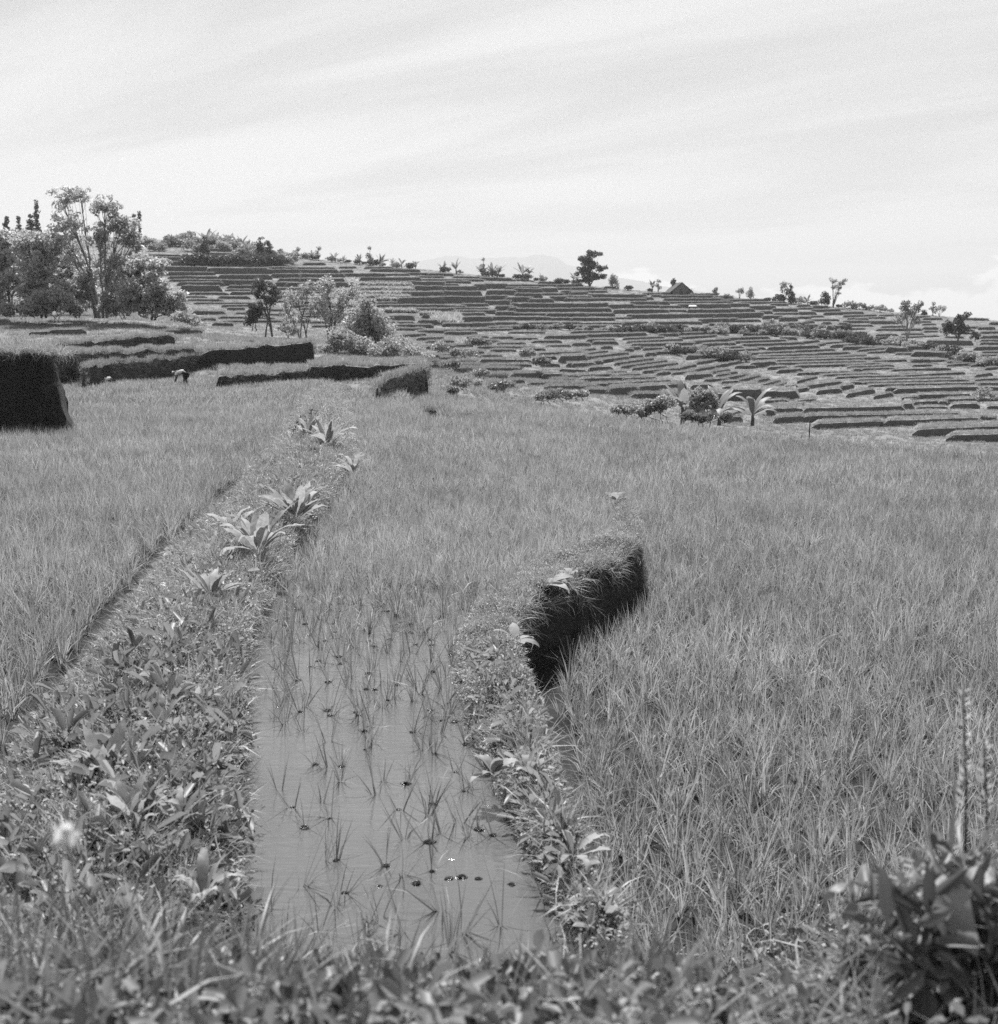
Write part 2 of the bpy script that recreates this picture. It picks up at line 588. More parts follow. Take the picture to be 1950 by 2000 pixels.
# ground under the near fields, running down into the valley
gv, gf = [], []
gxs, gys = np.linspace(-190, 230, 90), np.linspace(-14, 150, 60)
for y in gys:
    for x in gxs:
        yy = max(y, 1)
        px = 975 + x / yy * F
        px = min(max(px, -480), 2480)
        p, d = hill_col(px)
        z0 = at_d(px, p[0], d[0]).z - 0.7
        if y < 46: z = -1.8
        elif y < d[0]: z = -1.8 + (z0 + 1.8) * (y - 46) / (d[0] - 46)
        else: z = z0 - 1.2 - (y - d[0]) * 0.02
        if y < 5: z = -1.8
        gv.append((x, y, z))
for j in range(len(gys) - 1):
    for i in range(len(gxs) - 1):
        a = j * len(gxs) + i
        gf.append((a, a + 1, a + 1 + len(gxs), a + len(gxs)))
tag(link('valley_ground', mesh('valley_ground', gv, gf), None, [M['tread']]), 'ground falling from the near paddies into the valley', kind='structure')

# plain beyond, to the horizon
ringv, ringf = [], []
rr = [0, 700, 2500, 6000, 16000]
for r_ in rr:
    for k in range(48):
        a = 2 * math.pi * k / 48
        ringv.append((math.cos(a) * r_, math.sin(a) * r_ + 100, -24 if r_ < 12000 else -26))
for j in range(len(rr) - 1):
    for k in range(48):
        ringf.append((j * 48 + k, j * 48 + (k + 1) % 48, (j + 1) * 48 + (k + 1) % 48, (j + 1) * 48 + k))
tag(link('plain', mesh('plain', ringv, ringf), None, [M['far']]), 'low plain reaching the horizon behind the hill', kind='structure')


EDGE = []      # front edges of terraces: rice fringe goes there


def slab(tops, zb, back, name, parent, mats, batter=0.18, taper=True, wob=1.0, store=True, tp_=1.0):
    """terrace: front edge (list of points), base heights, flat ground running back into the slope"""
    P = [Vector(t) for t in tops]
    fine, fb = [], []
    if P[0].y > 105: wob *= 0.45
    for i in range(len(P) - 1):
        ln = (P[i + 1] - P[i]).length
        n = max(2, min(40, int(ln / (1.5 if P[0].y > 105 else 0.6))))
        ts = [k / n for k in range(n)]
        if i == 0: ts.insert(1, min((tp_ if P[0].y > 105 else 0.45) / max(ln, 1), 0.9 / n))
        if i == len(P) - 2: ts.append(1 - min((tp_ if P[0].y > 105 else 0.45) / max(ln, 1), 0.9 / n))
        for t in ts:
            fine.append(P[i].lerp(P[i + 1], t)); fb.append(zb[i] + (zb[i + 1] - zb[i]) * t)
    fine.append(P[-1]); fb.append(zb[-1])
    n = len(fine)
    V, Fc, mi = [], [], []
    for i, (p, b) in enumerate(zip(fine, fb)):
        h = max(p.z - b, 0.05)
        e = 1.0
        if taper:
            if i == 0 or i == n - 1: e = 0.12
        dn = Vector((p.x, p.y, 0)).normalized()
        jx = fbm(p.x, p.y, 3.1, 0.5, 4) * 0.35 * wob
        jz = fbm(p.x, p.y, 9.1, 0.6, 4) * min(0.24, h * 0.32) * wob
        tz = b + h * e + jz * e
        o1 = -dn * (h * batter)
        V.append((p.x + o1.x, p.y + o1.y + jx, b - 1.2))
        V.append((p.x + o1.x * 0.8, p.y + o1.y * 0.8 + jx, b))
        V.append((p.x + o1.x * 0.55, p.y + o1.y * 0.55 + jx + fbm(p.x, p.y, 1.7, 1.1, 2) * 0.12 * wob, b + (tz - b) * 0.55))
        V.append((p.x, p.y + jx, tz))
        V.append((p.x + dn.x * 0.25, p.y + dn.y * 0.25 + jx, tz + 0.03))
        V.append((p.x + dn.x * back, p.y + dn.y * back, tz))
        V.append((p.x + dn.x * (back + 0.5), p.y + dn.y * (back + 0.5), b - 1.4))
    K = 7
    for i in range(n - 1):
        for k in range(K - 1):
            a = i * K + k
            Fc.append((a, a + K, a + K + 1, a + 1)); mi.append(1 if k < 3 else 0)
    Fc.append(tuple(range(K - 1, -1, -1))); mi.append(1)
    Fc.append(tuple((n - 1) * K + k for k in range(K))); mi.append(1)
    me = mesh(name, V, Fc, mi, smooth=False)
    o = link(name, me, parent, mats)
    if store:
        b0 = len(BV)
        BV.extend(V); BF.extend(tuple(x + b0 for x in f) for f in Fc)
    EDGE.append([Vector(V[i * K + 4]) for i in range(n)])
    return o


# traced from enlarged crops of the photograph: crop origin, enlargement, then (x, y-left) (x, y-right) of the edge and bank height
CROPS = [
 (0, 340, 3.906, """380,1188,640,1182,22 240,1205,380,1200,8"""),
 (280, 470, 6.347, """40,168,450,172,16 60,190,600,210,45 200,258,665,262,38 220,318,800,325,48 800,338,1530,338,62 230,385,865,392,24
 330,440,920,440,22 940,425,1570,425,42 345,480,965,485,14 960,487,1440,490,44 440,515,980,515,28 1060,555,1440,555,24 470,558,950,555,66
 1040,600,1420,605,14 570,642,1030,642,18 340,688,760,688,10 520,726,960,726,12 650,765,1520,768,6 1000,796,1300,796,5 630,872,1000,876,30
 270,1112,700,1106,20 960,940,1300,940,14 1020,988,1700,988,6 740,962,870,962,14 1530,330,1904,322,16 1530,355,1904,358,44 1590,412,1904,412,40 1690,468,1904,468,36
 1640,515,1904,515,44 1640,585,1904,585,12 1100,635,1420,635,20 1600,745,1750,745,5 1600,850,1750,850,8 880,1020,1090,1022,18"""),
 (560, 470, 6.347, """0,330,570,330,14 0,358,620,360,36 680,365,800,360,24 0,415,690,410,34 690,408,1200,405,28 1200,410,1500,410,16 0,465,700,470,30
 930,455,1640,455,34 1640,475,1904,478,10 0,520,820,520,46 980,503,1904,508,40 900,570,1560,572,34 1540,562,1904,565,44 900,630,1420,630,20
 1420,635,1904,635,44 950,682,1410,680,14 1000,720,1140,722,44 1140,762,1400,762,14 1400,710,1904,698,66 1130,795,1904,795,20 1210,840,1904,838,36
 1230,930,1560,930,40 1640,985,1904,985,40 1250,1005,1560,1005,14 1370,1040,1790,1040,16 1390,1085,1680,1085,6 1660,1112,1904,1110,6
 1420,1168,1700,1150,7 1640,1205,1904,1190,10 990,325,1290,325,12 1060,350,1630,355,24 1490,398,1904,402,18 1620,440,1904,440,10
 200,835,490,835,10 200,870,490,870,10 210,900,490,900,10 210,930,490,930,14 420,965,510,965,12 340,1050,520,1050,5 1700,920,1904,930,30
 100,585,400,585,20"""),
 (840, 500, 6.347, """0,212,270,218,22 310,250,640,258,14 640,265,1000,275,24 0,285,640,290,12 170,308,480,310,18 0,318,170,318,36 180,345,330,345,10
 1000,290,1170,290,8 560,348,670,350,60 0,378,560,375,38 0,435,620,438,44 0,502,670,505,66 680,340,950,345,50 720,425,1050,425,48 1050,405,1370,408,40
 950,352,1600,352,14 1370,315,1620,320,20 1600,355,1870,348,16 950,385,1370,385,14 1380,398,1560,398,36 1560,390,1904,388,20 690,490,960,490,44
 1080,460,1370,465,44 1370,460,1650,462,14 970,510,1250,508,50 1250,530,1510,530,36 1500,500,1690,500,42 1640,430,1740,430,30 1750,445,1904,445,20
 1670,488,1904,488,18 710,555,970,550,44 1020,585,1904,590,46 1690,525,1904,525,26 400,592,700,592,18 0,606,400,612,16 330,615,420,615,32
 830,622,1020,620,34 0,648,280,645,38 280,642,710,642,10 1000,635,1060,635,40 1060,652,1904,648,26 310,672,800,672,26 340,705,660,705,30
 840,692,1030,690,32 1030,708,1470,708,14 1470,708,1904,708,28 0,712,350,715,44 380,755,750,752,44 760,750,1490,755,32 1490,765,1904,765,20
 0,795,180,795,34 180,835,540,835,22 540,828,780,828,30 780,822,1070,820,14 1240,822,1860,820,12 740,880,980,870,22 1010,870,1904,860,20
 0,915,640,905,6 210,940,560,940,10 780,1000,1020,1000,14 1440,990,1904,980,30 1290,1050,1610,1045,18 1790,1080,1904,1080,14 480,1185,650,1180,24
 640,1225,880,1230,20 650,1280,1240,1285,26 740,1345,1230,1340,10 1370,1245,1540,1245,12 1620,1245,1904,1230,58 1380,1200,1904,1180,8
 1720,1330,1904,1325,24 0,1230,100,1230,44 0,1300,90,1300,26 620,1120,1320,1120,5 1000,940,1400,940,5 640,905,1000,900,5"""),
 (1120, 520, 6.347, """0,262,245,262,24 0,305,400,303,12 410,252,540,252,8 0,320,170,318,22 200,345,890,350,30 880,332,1100,330,10 990,355,1100,355,14
 1110,322,1380,322,24 1380,338,1750,336,14 1120,362,1720,360,22 1770,370,1904,370,22 1140,400,1840,398,24 0,370,210,368,30 80,400,460,395,24
 440,400,880,400,16 880,385,970,385,20 730,440,1090,436,22 1080,435,1170,440,30 1170,440,1904,435,10 0,460,420,455,40 460,480,730,470,36
 740,485,1100,485,18 1100,490,1310,490,18 1310,470,1904,470,34 0,520,450,520,28 520,540,1160,535,30 1160,540,1380,540,16 1440,535,1904,535,28
 0,585,490,580,22 680,600,1450,592,34 1460,592,1904,590,32 0,640,490,638,26 490,635,690,632,8 640,695,930,690,26 970,690,1570,685,22
 1570,655,1904,648,34 0,690,80,690,14 80,700,620,700,5 0,735,560,730,14 550,775,1500,770,26 0,850,890,825,30 1080,840,1280,832,20 640,890,1100,870,12
 180,905,500,895,36 260,932,530,930,26 690,930,1330,898,14 1330,880,1760,850,10 740,965,1480,945,36 1480,930,1904,895,20 1620,960,1904,948,24
 890,1015,1620,992,14 1720,1008,1904,1000,14 710,1000,810,998,18 670,1025,720,1022,12 1000,1055,1620,1060,18 1430,1105,1740,1100,30
 10,955,190,950,20 370,992,460,988,14 0,1052,250,1010,5 130,1085,400,1040,6 150,1128,520,1078,12 520,1078,665,1070,16 0,1105,145,1105,50
 350,1165,660,1115,16 660,1112,840,1100,6 540,1200,970,1135,7 0,1205,250,1192,24 250,1180,340,1172,18 620,1240,1140,1160,10 210,1255,460,1240,22
 760,1265,1270,1190,8 890,1297,1290,1260,12 1350,1250,1500,1212,16 440,1305,640,1298,10 90,1345,480,1335,26 480,1345,820,1330,12 1060,1325,1180,1300,14
 1250,1320,1470,1295,12 1470,1290,1730,1235,12 100,1390,1010,1370,16 1420,1350,1704,1330,36 1710,1310,1904,1270,14 1800,1345,1904,1325,12
 920,1072,1000,1068,20"""),
 (1400, 540, 6.8, """60,262,200,262,28 0,285,60,285,20 80,305,650,300,14 0,330,190,328,14 320,340,900,335,10 90,360,420,358,34 740,362,920,360,14
 460,392,770,390,36 770,425,1050,425,30 0,430,480,430,28 1050,418,1250,412,10 1100,375,1220,372,18 1310,390,1460,388,22 1290,440,1620,432,18
 580,460,720,460,26 0,495,600,480,50 790,485,1110,480,12 1110,470,1300,470,24 1450,480,1904,465,20 640,520,860,518,34 860,545,1050,540,36
 1050,535,1230,530,20 1230,522,1400,520,12 1710,515,1904,510,18 0,560,280,555,34 280,575,560,570,18 1250,570,1600,565,14 1700,590,1904,585,20
 1190,590,1270,588,16 1420,605,1500,602,18 940,615,1150,615,26 1150,605,1200,605,26 1640,615,1720,612,26 1490,655,1660,650,44 670,590,740,588,24
 1200,640,1430,640,28 0,820,680,795,20 240,862,900,835,12 860,805,1040,805,24 350,900,1130,870,16 1130,870,1340,840,16 0,885,230,880,20
 0,935,340,925,16 700,940,1340,912,24 530,942,620,938,16 1340,910,1420,880,14 1420,880,1680,858,8 120,980,520,955,12 1540,910,1870,890,22
 1710,935,1904,925,22 380,1020,1000,985,14 1000,985,1540,960,8 560,1048,1270,1022,18 1280,1022,1750,998,14 500,1080,1540,1060,10 1540,1062,1904,1040,6
 780,1110,1904,1080,18 460,1150,780,1125,40 280,1185,490,1180,12 800,1150,1904,1118,8 1070,1180,1904,1160,8 830,1245,1120,1220,22 1100,1280,1270,1268,16
 1270,1272,1780,1255,5 1450,1300,1904,1285,7 1610,1335,1904,1315,8 0,1250,120,1225,10 20,1305,250,1255,12 170,1340,400,1285,14 380,1355,550,1300,14"""),
 (1660, 560, 6.566, """0,322,140,318,16 0,365,320,355,14 400,362,550,355,10 0,402,430,385,6 100,405,210,402,18 0,440,300,440,12 300,440,620,440,24
 0,490,270,485,10 430,505,700,500,14 370,540,900,535,18 880,375,1010,375,10 970,402,1160,400,14 940,440,1020,440,14 960,475,1080,472,8 960,520,1110,520,16
 980,565,1110,565,8 1500,400,1760,410,14 1820,455,1904,460,18 1680,520,1840,515,22 1540,510,1690,510,14 1720,630,1904,620,30 1700,680,1904,675,14
 1700,715,1904,715,18 1620,770,1904,765,30 720,760,1330,770,50 820,830,1340,845,50 1000,690,1560,690,50 0,770,480,765,14 130,810,490,775,10
 260,835,490,820,6 490,770,730,785,60 620,850,850,850,10 0,875,190,868,8 0,915,370,900,14 0,955,190,950,6 310,950,700,930,5 0,990,380,975,6
 0,1022,540,1000,5 170,1050,560,1035,5 60,1055,130,1053,14 0,1112,360,1105,5 680,1110,830,1105,8 0,1148,700,1132,6 700,1138,1450,1090,5
 110,1188,830,1165,7 830,1165,1300,1155,5 190,1225,1500,1188,8 30,1222,130,1220,12 270,1258,700,1245,9 700,1245,1640,1230,9 1640,1235,1904,1228,20
 490,1300,670,1295,24 600,1310,1660,1280,32 1660,1285,1904,1290,16 50,1350,290,1305,22 340,1400,520,1360,18 700,1415,850,1408,12 870,1385,1740,1370,28
 1280,955,1320,953,10 1640,1130,1800,1100,16 1500,1430,1900,1425,18"""),
 (840, 660, 4.76, """770,328,1060,325,26 1060,335,1230,335,20 1230,285,1440,300,10 1420,445,1530,440,8 1530,430,1904,405,14 1680,470,1904,455,40
 1460,480,1680,480,18 770,392,860,390,8 560,432,760,428,10"""),
 (1220, 680, 5.146, """0,300,300,288,14 0,340,450,318,14 30,395,600,355,36 690,370,860,362,24 90,460,380,458,20 840,430,1070,430,8 870,460,1080,455,50
 1080,418,1380,415,90 1380,432,1740,436,62 380,465,600,460,60 620,580,900,575,50 820,315,1030,300,14 1030,298,1230,255,12 1000,335,1130,325,10
 1170,320,1340,268,10 1170,355,1310,345,7 1310,330,1440,298,10 1390,370,1550,315,8 1480,390,1610,340,10 1620,385,1720,360,18 1740,415,1830,390,18
 1420,610,1800,598,50 1040,690,1160,690,26 1520,700,1800,684,34"""),
 (1570, 690, 5.0105, """0,540,980,515,50 980,500,1060,490,50 0,615,1540,580,36 110,690,800,665,34 800,660,1740,630,44 1740,625,1870,630,40
 1090,745,1904,705,50 1420,800,1904,790,44 20,320,350,270,9 150,365,350,340,22 350,330,470,300,14 440,400,670,345,18 720,410,850,385,16
 1390,455,1690,438,24 1340,465,1390,470,22 1460,500,1700,490,24"""),
]
right_hill = link('terraced_right_slope', mesh('terraced_right_slope', [(60, 300, -8), (70, 300, -8), (70, 310, -8)], [(0, 1, 2)]), None, [M['tread']])
tag(right_hill, 'upper terraces of the right slope below the crest', kind='structure')
valley = link('terraced_valley_side', mesh('terraced_valley_side', [hv[i] for i in (0, NT, NT + 1, 1)], [(0, 1, 2, 3)]), None, [M['tread']])
valley.location.z -= 0.5
tag(valley, 'lower terraced side of the valley towards the right', kind='structure')
# lesser banks between the traced ones
mask = np.zeros((900, 2000), dtype=bool)
tr = []
for ox, oy, sc, txt in CROPS:
    for s in txt.split():
        x0, y0, x1, y1, h = map(float, s.split(','))
        tr.append((ox + x0 / sc, oy + y0 / sc, ox + x1 / sc, oy + y1 / sc))
        for k in range(int((x1 - x0) / sc) + 1):
            t = k / max(1, int((x1 - x0) / sc))
            yy_ = oy + (y0 + (y1 - y0) * t) / sc; xx_ = int(ox + x0 / sc + k)
            if 0 <= xx_ < 2000: mask[max(0, int(yy_ - 3)):int(yy_ + h / sc + 3.5), max(0, xx_ - 3):xx_ + 4] = True
tra = np.array(tr)
extra = []
for _ in range(9000):
    if len(extra) >= 250: break
    px, py, ln = random.uniform(380, 1950), random.uniform(480, 840), random.choice((random.uniform(26, 70), random.uniform(70, 220)))
    p_, d_ = hill_col(px)
    if not (p_[-1] + 5 < py < p_[3] - 2) or (py > 630 and px < 820): continue
    dd_ = np.hypot((tra[:, 0] + tra[:, 2]) / 2 - px, ((tra[:, 1] + tra[:, 3]) / 2 - py) * 4)
    j_ = np.argsort(dd_)[:4]
    sl_ = float(np.mean((tra[j_, 3] - tra[j_, 1]) / (tra[j_, 2] - tra[j_, 0])))
    n_ = int(ln)
    if px + n_ > 1990 or py + sl_ * n_ < hill_col(px + n_)[0][-1] + 5: continue
    ii = np.arange(n_)
    xs_ = np.clip((px + ii).astype(int), 0, 1999); ys_ = np.clip((py + sl_ * ii).astype(int), 0, 897)
    if mask[ys_, xs_].any() or mask[ys_ + 2, xs_].any(): continue
    h_ = random.choice((1.2, 1.6, 2.2, 3.0)) if py < 640 else random.choice((0.8, 1.0, 1.5, 2.0))
    for a_, b_ in zip(xs_, ys_): mask[max(0, b_ - 3):b_ + int(h_) + 4, a_] = True
    extra.append("%.1f,%.1f,%.1f,%.1f,%.1f" % (px, py, px + n_, py + sl_ * n_, h_))
CROPS.append((0, 0, 1.0, ' '.join(extra)))
for ox, oy, sc, txt in CROPS:
    for s in txt.split():
        x0, y0, x1, y1, h = map(float, s.split(','))
        a, b = (ox + x0 / sc - 5.0, oy + y0 / sc), (ox + x1 / sc + 5.0, oy + y1 / sc)
        if x1 == 1904: b = (b[0] + (60 if ox in (1660, 1570) else 3), b[1])
        hh = max(h / sc, 1.2) + 0.5
        tops, zb = [], []
        n = 2 if b[0] - a[0] < 30 else 4
        for k in range(n + 1):
            t = k / n
            px, py = a[0] + (b[0] - a[0]) * t, a[1] + (b[1] - a[1]) * t
            D = hill_D(px, py + hh)
            tops.append(at_d(px, py, D)); zb.append(at_d(px, py + hh, D).z)
        hm = sum(t.z - q for t, q in zip(tops, zb)) / len(zb)
        par = hill if ((ox + x0 / sc) < 1115) else (valley if oy + y0 / sc > 640 else right_hill)
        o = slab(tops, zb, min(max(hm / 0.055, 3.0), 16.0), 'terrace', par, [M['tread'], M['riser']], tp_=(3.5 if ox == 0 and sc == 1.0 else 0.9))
        if par is valley: o.location.z = 0.5

# near-left terraces, stepping up from the paddies (distance from the ground they stand on)
NEAR = [
    ([(418, 742, 74), (440, 737, 75), (470, 733, 77), (560, 726, 83), (626, 718, 87), (632, 714, 87), (666, 708, 88), (676, 715, 89), (750, 714, 91), (827, 711, 93), (838, 722, 93)], -0.4, 20),
    ([(733, 756, 59), (745, 746, 61), (780, 733, 66), (830, 718, 74), (836, 728, 74)], -0.1, 9),
    ([(160, 720, 73), (172, 715, 75), (205, 709, 80), (300, 702, 91), (382, 697, 99), (398, 689, 100), (420, 686, 100), (520, 677, 100), (606, 667, 99), (616, 676, 99)], -0.5, 24),
    ([(100, 696, 77), (112, 692, 78), (250, 688, 90), (412, 683, 102)], 0.3, 20),
    ([(100, 675, 97), (220, 664, 105), (330, 655, 113), (345, 660, 114)], 1.2, 16),
]
nearroot = link('left_terrace_ground', mesh('left_terrace_ground', [(-30, 90, -2.4), (-20, 90, -2.4), (-20, 110, -2.4)], [(0, 1, 2)]), None, [M['tread']])
tag(nearroot, 'stepped paddies rising to the trees beyond the workers', kind='structure')
for pts, zb, back in NEAR:
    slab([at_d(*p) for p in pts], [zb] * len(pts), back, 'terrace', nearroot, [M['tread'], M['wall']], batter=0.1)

# the tall earth block of the raised paddy beyond the left field
bt = []
for px, py, d in ((-420, 690, 44), (-150, 690, 43.6), (0, 689, 43.2), (60, 690, 43.0), (97, 693, 43.2)):
    bt.append(at_d(px, py, d))
bvv, bff = [], []
NH = 9
cols = []
ptsf = []
for i in range(len(bt) - 1):
    n = 10
    for k in range(n): ptsf.append(bt[i].lerp(bt[i + 1], k / n))
ptsf.append(bt[-1])
end = bt[-1]
for k in range(1, 9):            # round the corner and run back
    ptsf.append(Vector((end.x * (1 + 1.08 * 0.8 * k / end.y) + 0.10 * min(k, 2), end.y + 0.8 * k, end.z - 0.02 * k)))
for i, p in enumerate(ptsf):
    side = i > len(ptsf) - 9
    for k in range(NH):
        t = k / (NH - 1)                       # 0 top, 1 bottom
        z = p.z + (-0.9 - p.z) * t
        dx = (0.72 * t if i > len(ptsf) - 12 else 0.3 * t * max(0, (i - len(ptsf) + 20)) / 8) + fbm(p.x * 1.3, z * 2.1, p.y, 1, 4) * 0.20
        dy = (-0.25 * t if not side else 0) + fbm(p.x * 1.3, z * 1.5, p.y + 5, 1, 3) * 0.12
        bvv.append((p.x + dx, p.y + dy, z))
for i in range(len(ptsf) - 1):
    for k in range(NH - 1):
        a = i * NH + k
        bff.append((a, a + 1, a + NH + 1, a + NH))
tops_i = [i * NH for i in range(len(ptsf))]
bk0 = len(bvv)
bvv.append((ptsf[0].x - 2, 70, ptsf[0].z)); bvv.append((ptsf[-1].x - 1, 52, ptsf[0].z))
bff.append(tuple(tops_i) + (bk0 + 1, bk0))
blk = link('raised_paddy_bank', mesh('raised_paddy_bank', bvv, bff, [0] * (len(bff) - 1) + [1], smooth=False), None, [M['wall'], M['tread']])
tag(blk, 'tall dark earth bank of a raised paddy beside the left rice field', kind='structure')

# ------------------------------------------------------------------ near paddies
LB_L = [at(px, py, -0.3) for px, py in ((-260, 1900), (-60, 1640), (0, 1530), (110, 1400), (250, 1210), (330, 1090), (430, 1000), (540, 870), (590, 800), (612, 762))]
LB_R = [at(px, py, 0.0) for px, py in ((470, 1850), (472, 1760), (478, 1600), (480, 1480), (490, 1300), (530, 1170), (580, 1080), (655, 980), (690, 900), (682, 830), (667, 778))]
RB_W = [at(px, py, 0.0) for px, py in ((1150, 1850), (1110, 1760), (1040, 1640), (985, 1520), (935, 1440), (905, 1330), (915, 1250), (962, 1185), (1035, 1125), (1130, 1085), (1195, 1050), (1215, 1015), (1205, 985))]
RB_O = [at(px, py, 0.2) for px, py in ((1215, 1850), (1165, 1760), (1112, 1640), (1070, 1520), (1050, 1440), (1038, 1375), (1012, 1331), (1008, 1266), (992, 1225), (1027, 1165), (1108, 1129), (1189, 1090), (1238, 1060), (1247, 1040), (1238, 1010), (1222, 985), (1195, 968))]
TAIL_W = [Vector((1.0, 31, 0)), Vector((-0.8, 40, 0)), Vector((-2.6, 47, 0)), Vector((-4.4, 62, 0)), Vector((-7.4, 84, 0))]
TAIL_O = [Vector((1.3, 31, 0)), Vector((-0.5, 40, 0)), Vector((-2.3, 47, 0)), Vector((-4.1, 62, 0)), Vector((-7, 84, 0))]
RB_W += TAIL_W; RB_O += TAIL_O


def xat(line, y):
    ys = [p.y for p in line]; xs = [p.x for p in line]
    return np.interp(y, ys, xs)


YS = np.linspace(5.5, 47, 60)
YM = np.concatenate([np.linspace(5.5, 47, 60), np.array([62., 84.])])


def field(name, poly, z, mat, label, depth=2.0):
    n = len(poly)
    V = [(p[0], p[1], z) for p in poly] + [(p[0], p[1], z - depth) for p in poly]
    Fc = [tuple(range(n))] + [(i, i + n, (i + 1) % n + n, (i + 1) % n) for i in range(n)]
    o = link(name, mesh(name, V, Fc, smooth=False), None, [mat])
    return tag(o, label, kind='structure')


def ccw(poly):
    a = sum(poly[i][0] * poly[(i + 1) % len(poly)][1] - poly[(i + 1) % len(poly)][0] * poly[i][1] for i in range(len(poly)))
    return poly if a > 0 else poly[::-1]


P_left = ccw([(-60, 5.5), (-60, 84)] + [(float(xat(LB_L, y)), y) for y in YM[::-1]])
P_mid = ccw([(float(xat(LB_R, y)), y) for y in YM] + [(float(xat(RB_W, y)) + 0.1, y) for y in YM[::-1]])
L1 = [at(px, py, -0.35) for px, py in ((864, 792), (1000, 822), (1240, 836), (1500, 849), (1700, 862), (1950, 884), (2400, 920))]
FAR = [at(px, py, 0.0) for px, py in ((845, 748), (950, 772), (1050, 778), (1150, 788), (1250, 802), (1400, 817), (1550, 831), (1700, 842), (1800, 851), (1950, 862), (2400, 890))]
P_right = ccw([(float(xat(RB_O, y)) - 0.1, y) for y in YS] + [(p.x, p.y + 1.0) for p in L1] + [(34, 5.5)])
P_strip = ccw([(p.x, p.y) for p in L1] + [(p.x, p.y) for p in FAR[::-1]] + [(-7.6, 84), (-4.6, 62)])
field('left_paddy', P_left, -0.3, M['mud'], 'rice paddy left of the weedy bund')
field('middle_paddy', P_mid, -0.06, M['mud'], 'flooded rice paddy between the two bunds')
field('right_paddy', P_right, -0.75, M['mud'], 'large lower rice paddy right of the curved bund')
field('far_paddy', P_strip, -0.60, M['mud'], 'strip of rice paddy at the edge of the valley')
wp = [(float(xat(LB_R, y)) - 0.3, y) for y in np.linspace(5.5, 26, 24)] + [(float(xat(RB_W, y)) + 0.3, y) for y in np.linspace(26, 5.5, 24)]
wm = mesh('water', [(x, y, 0.0) for x, y in ccw(wp)], [tuple(range(len(wp)))], smooth=False)
tag(link('water', wm, None, [M['water']]), 'shallow muddy water rippling in the middle paddy', kind='structure')


# bunds
def bund(name, ys, fl, fr, prof, label, mats, nz=0.05, sc_=lambda y: 1.0):
    """loft across from left edge x to right edge x; prof: list of (t across, z) for 0..1"""
    V, Fc, mi = [], [], []
    K = len(prof)
    for y in ys:
        a, b = fl(y), fr(y)
        for t, z in prof:
            x = a + (b - a) * t
            V.append((x + fbm(x, y, z, 2.0, 3) * nz, y + fbm(x, y, z + 7, 2.0, 3) * nz, (z * sc_(y) if z > 0 else z) + fbm(x, y, 4, 1.6, 4) * nz * (2.0 if z > 0.05 else 1.0)))
    for j in range(len(ys) - 1):
        for k in range(K - 1):
            a = j * K + k
            Fc.append((a, a + 1, a + K + 1, a + K)); mi.append(len(mats) - 1 if (k < 3 or k > K - 5) else 0)
    o = link(name, mesh(name, V, Fc, mi), None, mats)
    BUNDBVH.append(BVHTree.FromPolygons(V, Fc))
    return tag(o, label, kind='structure')


BUNDBVH = []
bys = np.concatenate([np.linspace(4.6, 24, 130), np.linspace(24.3, 66, 90)])
lprof = [(-0.02, -0.9), (0.0, -0.42), (0.015, -0.34), (0.04, -0.22), (0.10, -0.10), (0.20, 0.06), (0.36, 0.24), (0.55, 0.36), (0.72, 0.35), (0.86, 0.31), (0.94, 0.24), (0.975, 0.10), (0.985, -0.05), (0.99, -0.5)]
bund('weedy_bund', bys, lambda y: float(xat(LB_L, y)), lambda y: float(xat(LB_R, y)), lprof, 'weed-covered earth bund between the left paddy and the flooded paddy', [M['soil'], M['wall']])  # darker wall colour on the side faces paints in their shade
rys = np.concatenate([np.linspace(5.0, 26, 170), np.linspace(26.3, 47, 60)])
rprof = [(-0.15, -0.3), (-0.05, -0.03), (0.08, 0.08), (0.25, 0.15), (0.5, 0.19), (0.75, 0.21), (0.92, 0.20), (1.0, 0.14), (1.02, 0.0), (1.03, -0.2), (1.05, -0.4), (1.07, -0.6), (1.10, -0.8), (1.14, -1.1)]
bund('curved_bund', rys, lambda y: float(xat(RB_W, y)), lambda y: max(float(xat(RB_O, y)), float(xat(RB_W, y)) + 0.12), rprof, 'curved earth bund with a dark wall above the lower right paddy', [M['wall']], 0.06, lambda y: float(np.interp(y, [7, 11, 21, 25], [0.55, 1, 1, 0.1])))


# foreground bank the photographer stands on
def bank_z(x, y):
    foot = 6.5 if x < 0.6 else (6.5 + min((x - 0.6) * 1.6, 2.0))
    foot += fbm(x, 1, 2, 0.7, 3) * 0.3
    lo = -0.15 if x < 0.6 else -0.9
    t = min(max((y - 2.75) / (foot - 2.75), 0), 1)
    t = t * 0.75 + t * t * (3 - 2 * t) * 0.25
    z = 1.54 + (lo - 1.54) * t
    z += fbm(x, y, 0, 1.4, 4) * 0.07
    # the clod of higher ground at the right
    m = max(0.0, min(1.0, (x - 1.02 - 0.06 * math.sin(y * 9) - fbm(x, y, 8, 5, 3) * 0.06) / 0.16)) * max(0.0, min(1.0, (y - 3.40 - 0.05 * math.sin(x * 11) - fbm(x, y, 5, 6, 3) * 0.06) / 0.10)) * max(0.0, min(1.0, (4.6 - y) / 0.7))
    z += 0.40 * m
    return z


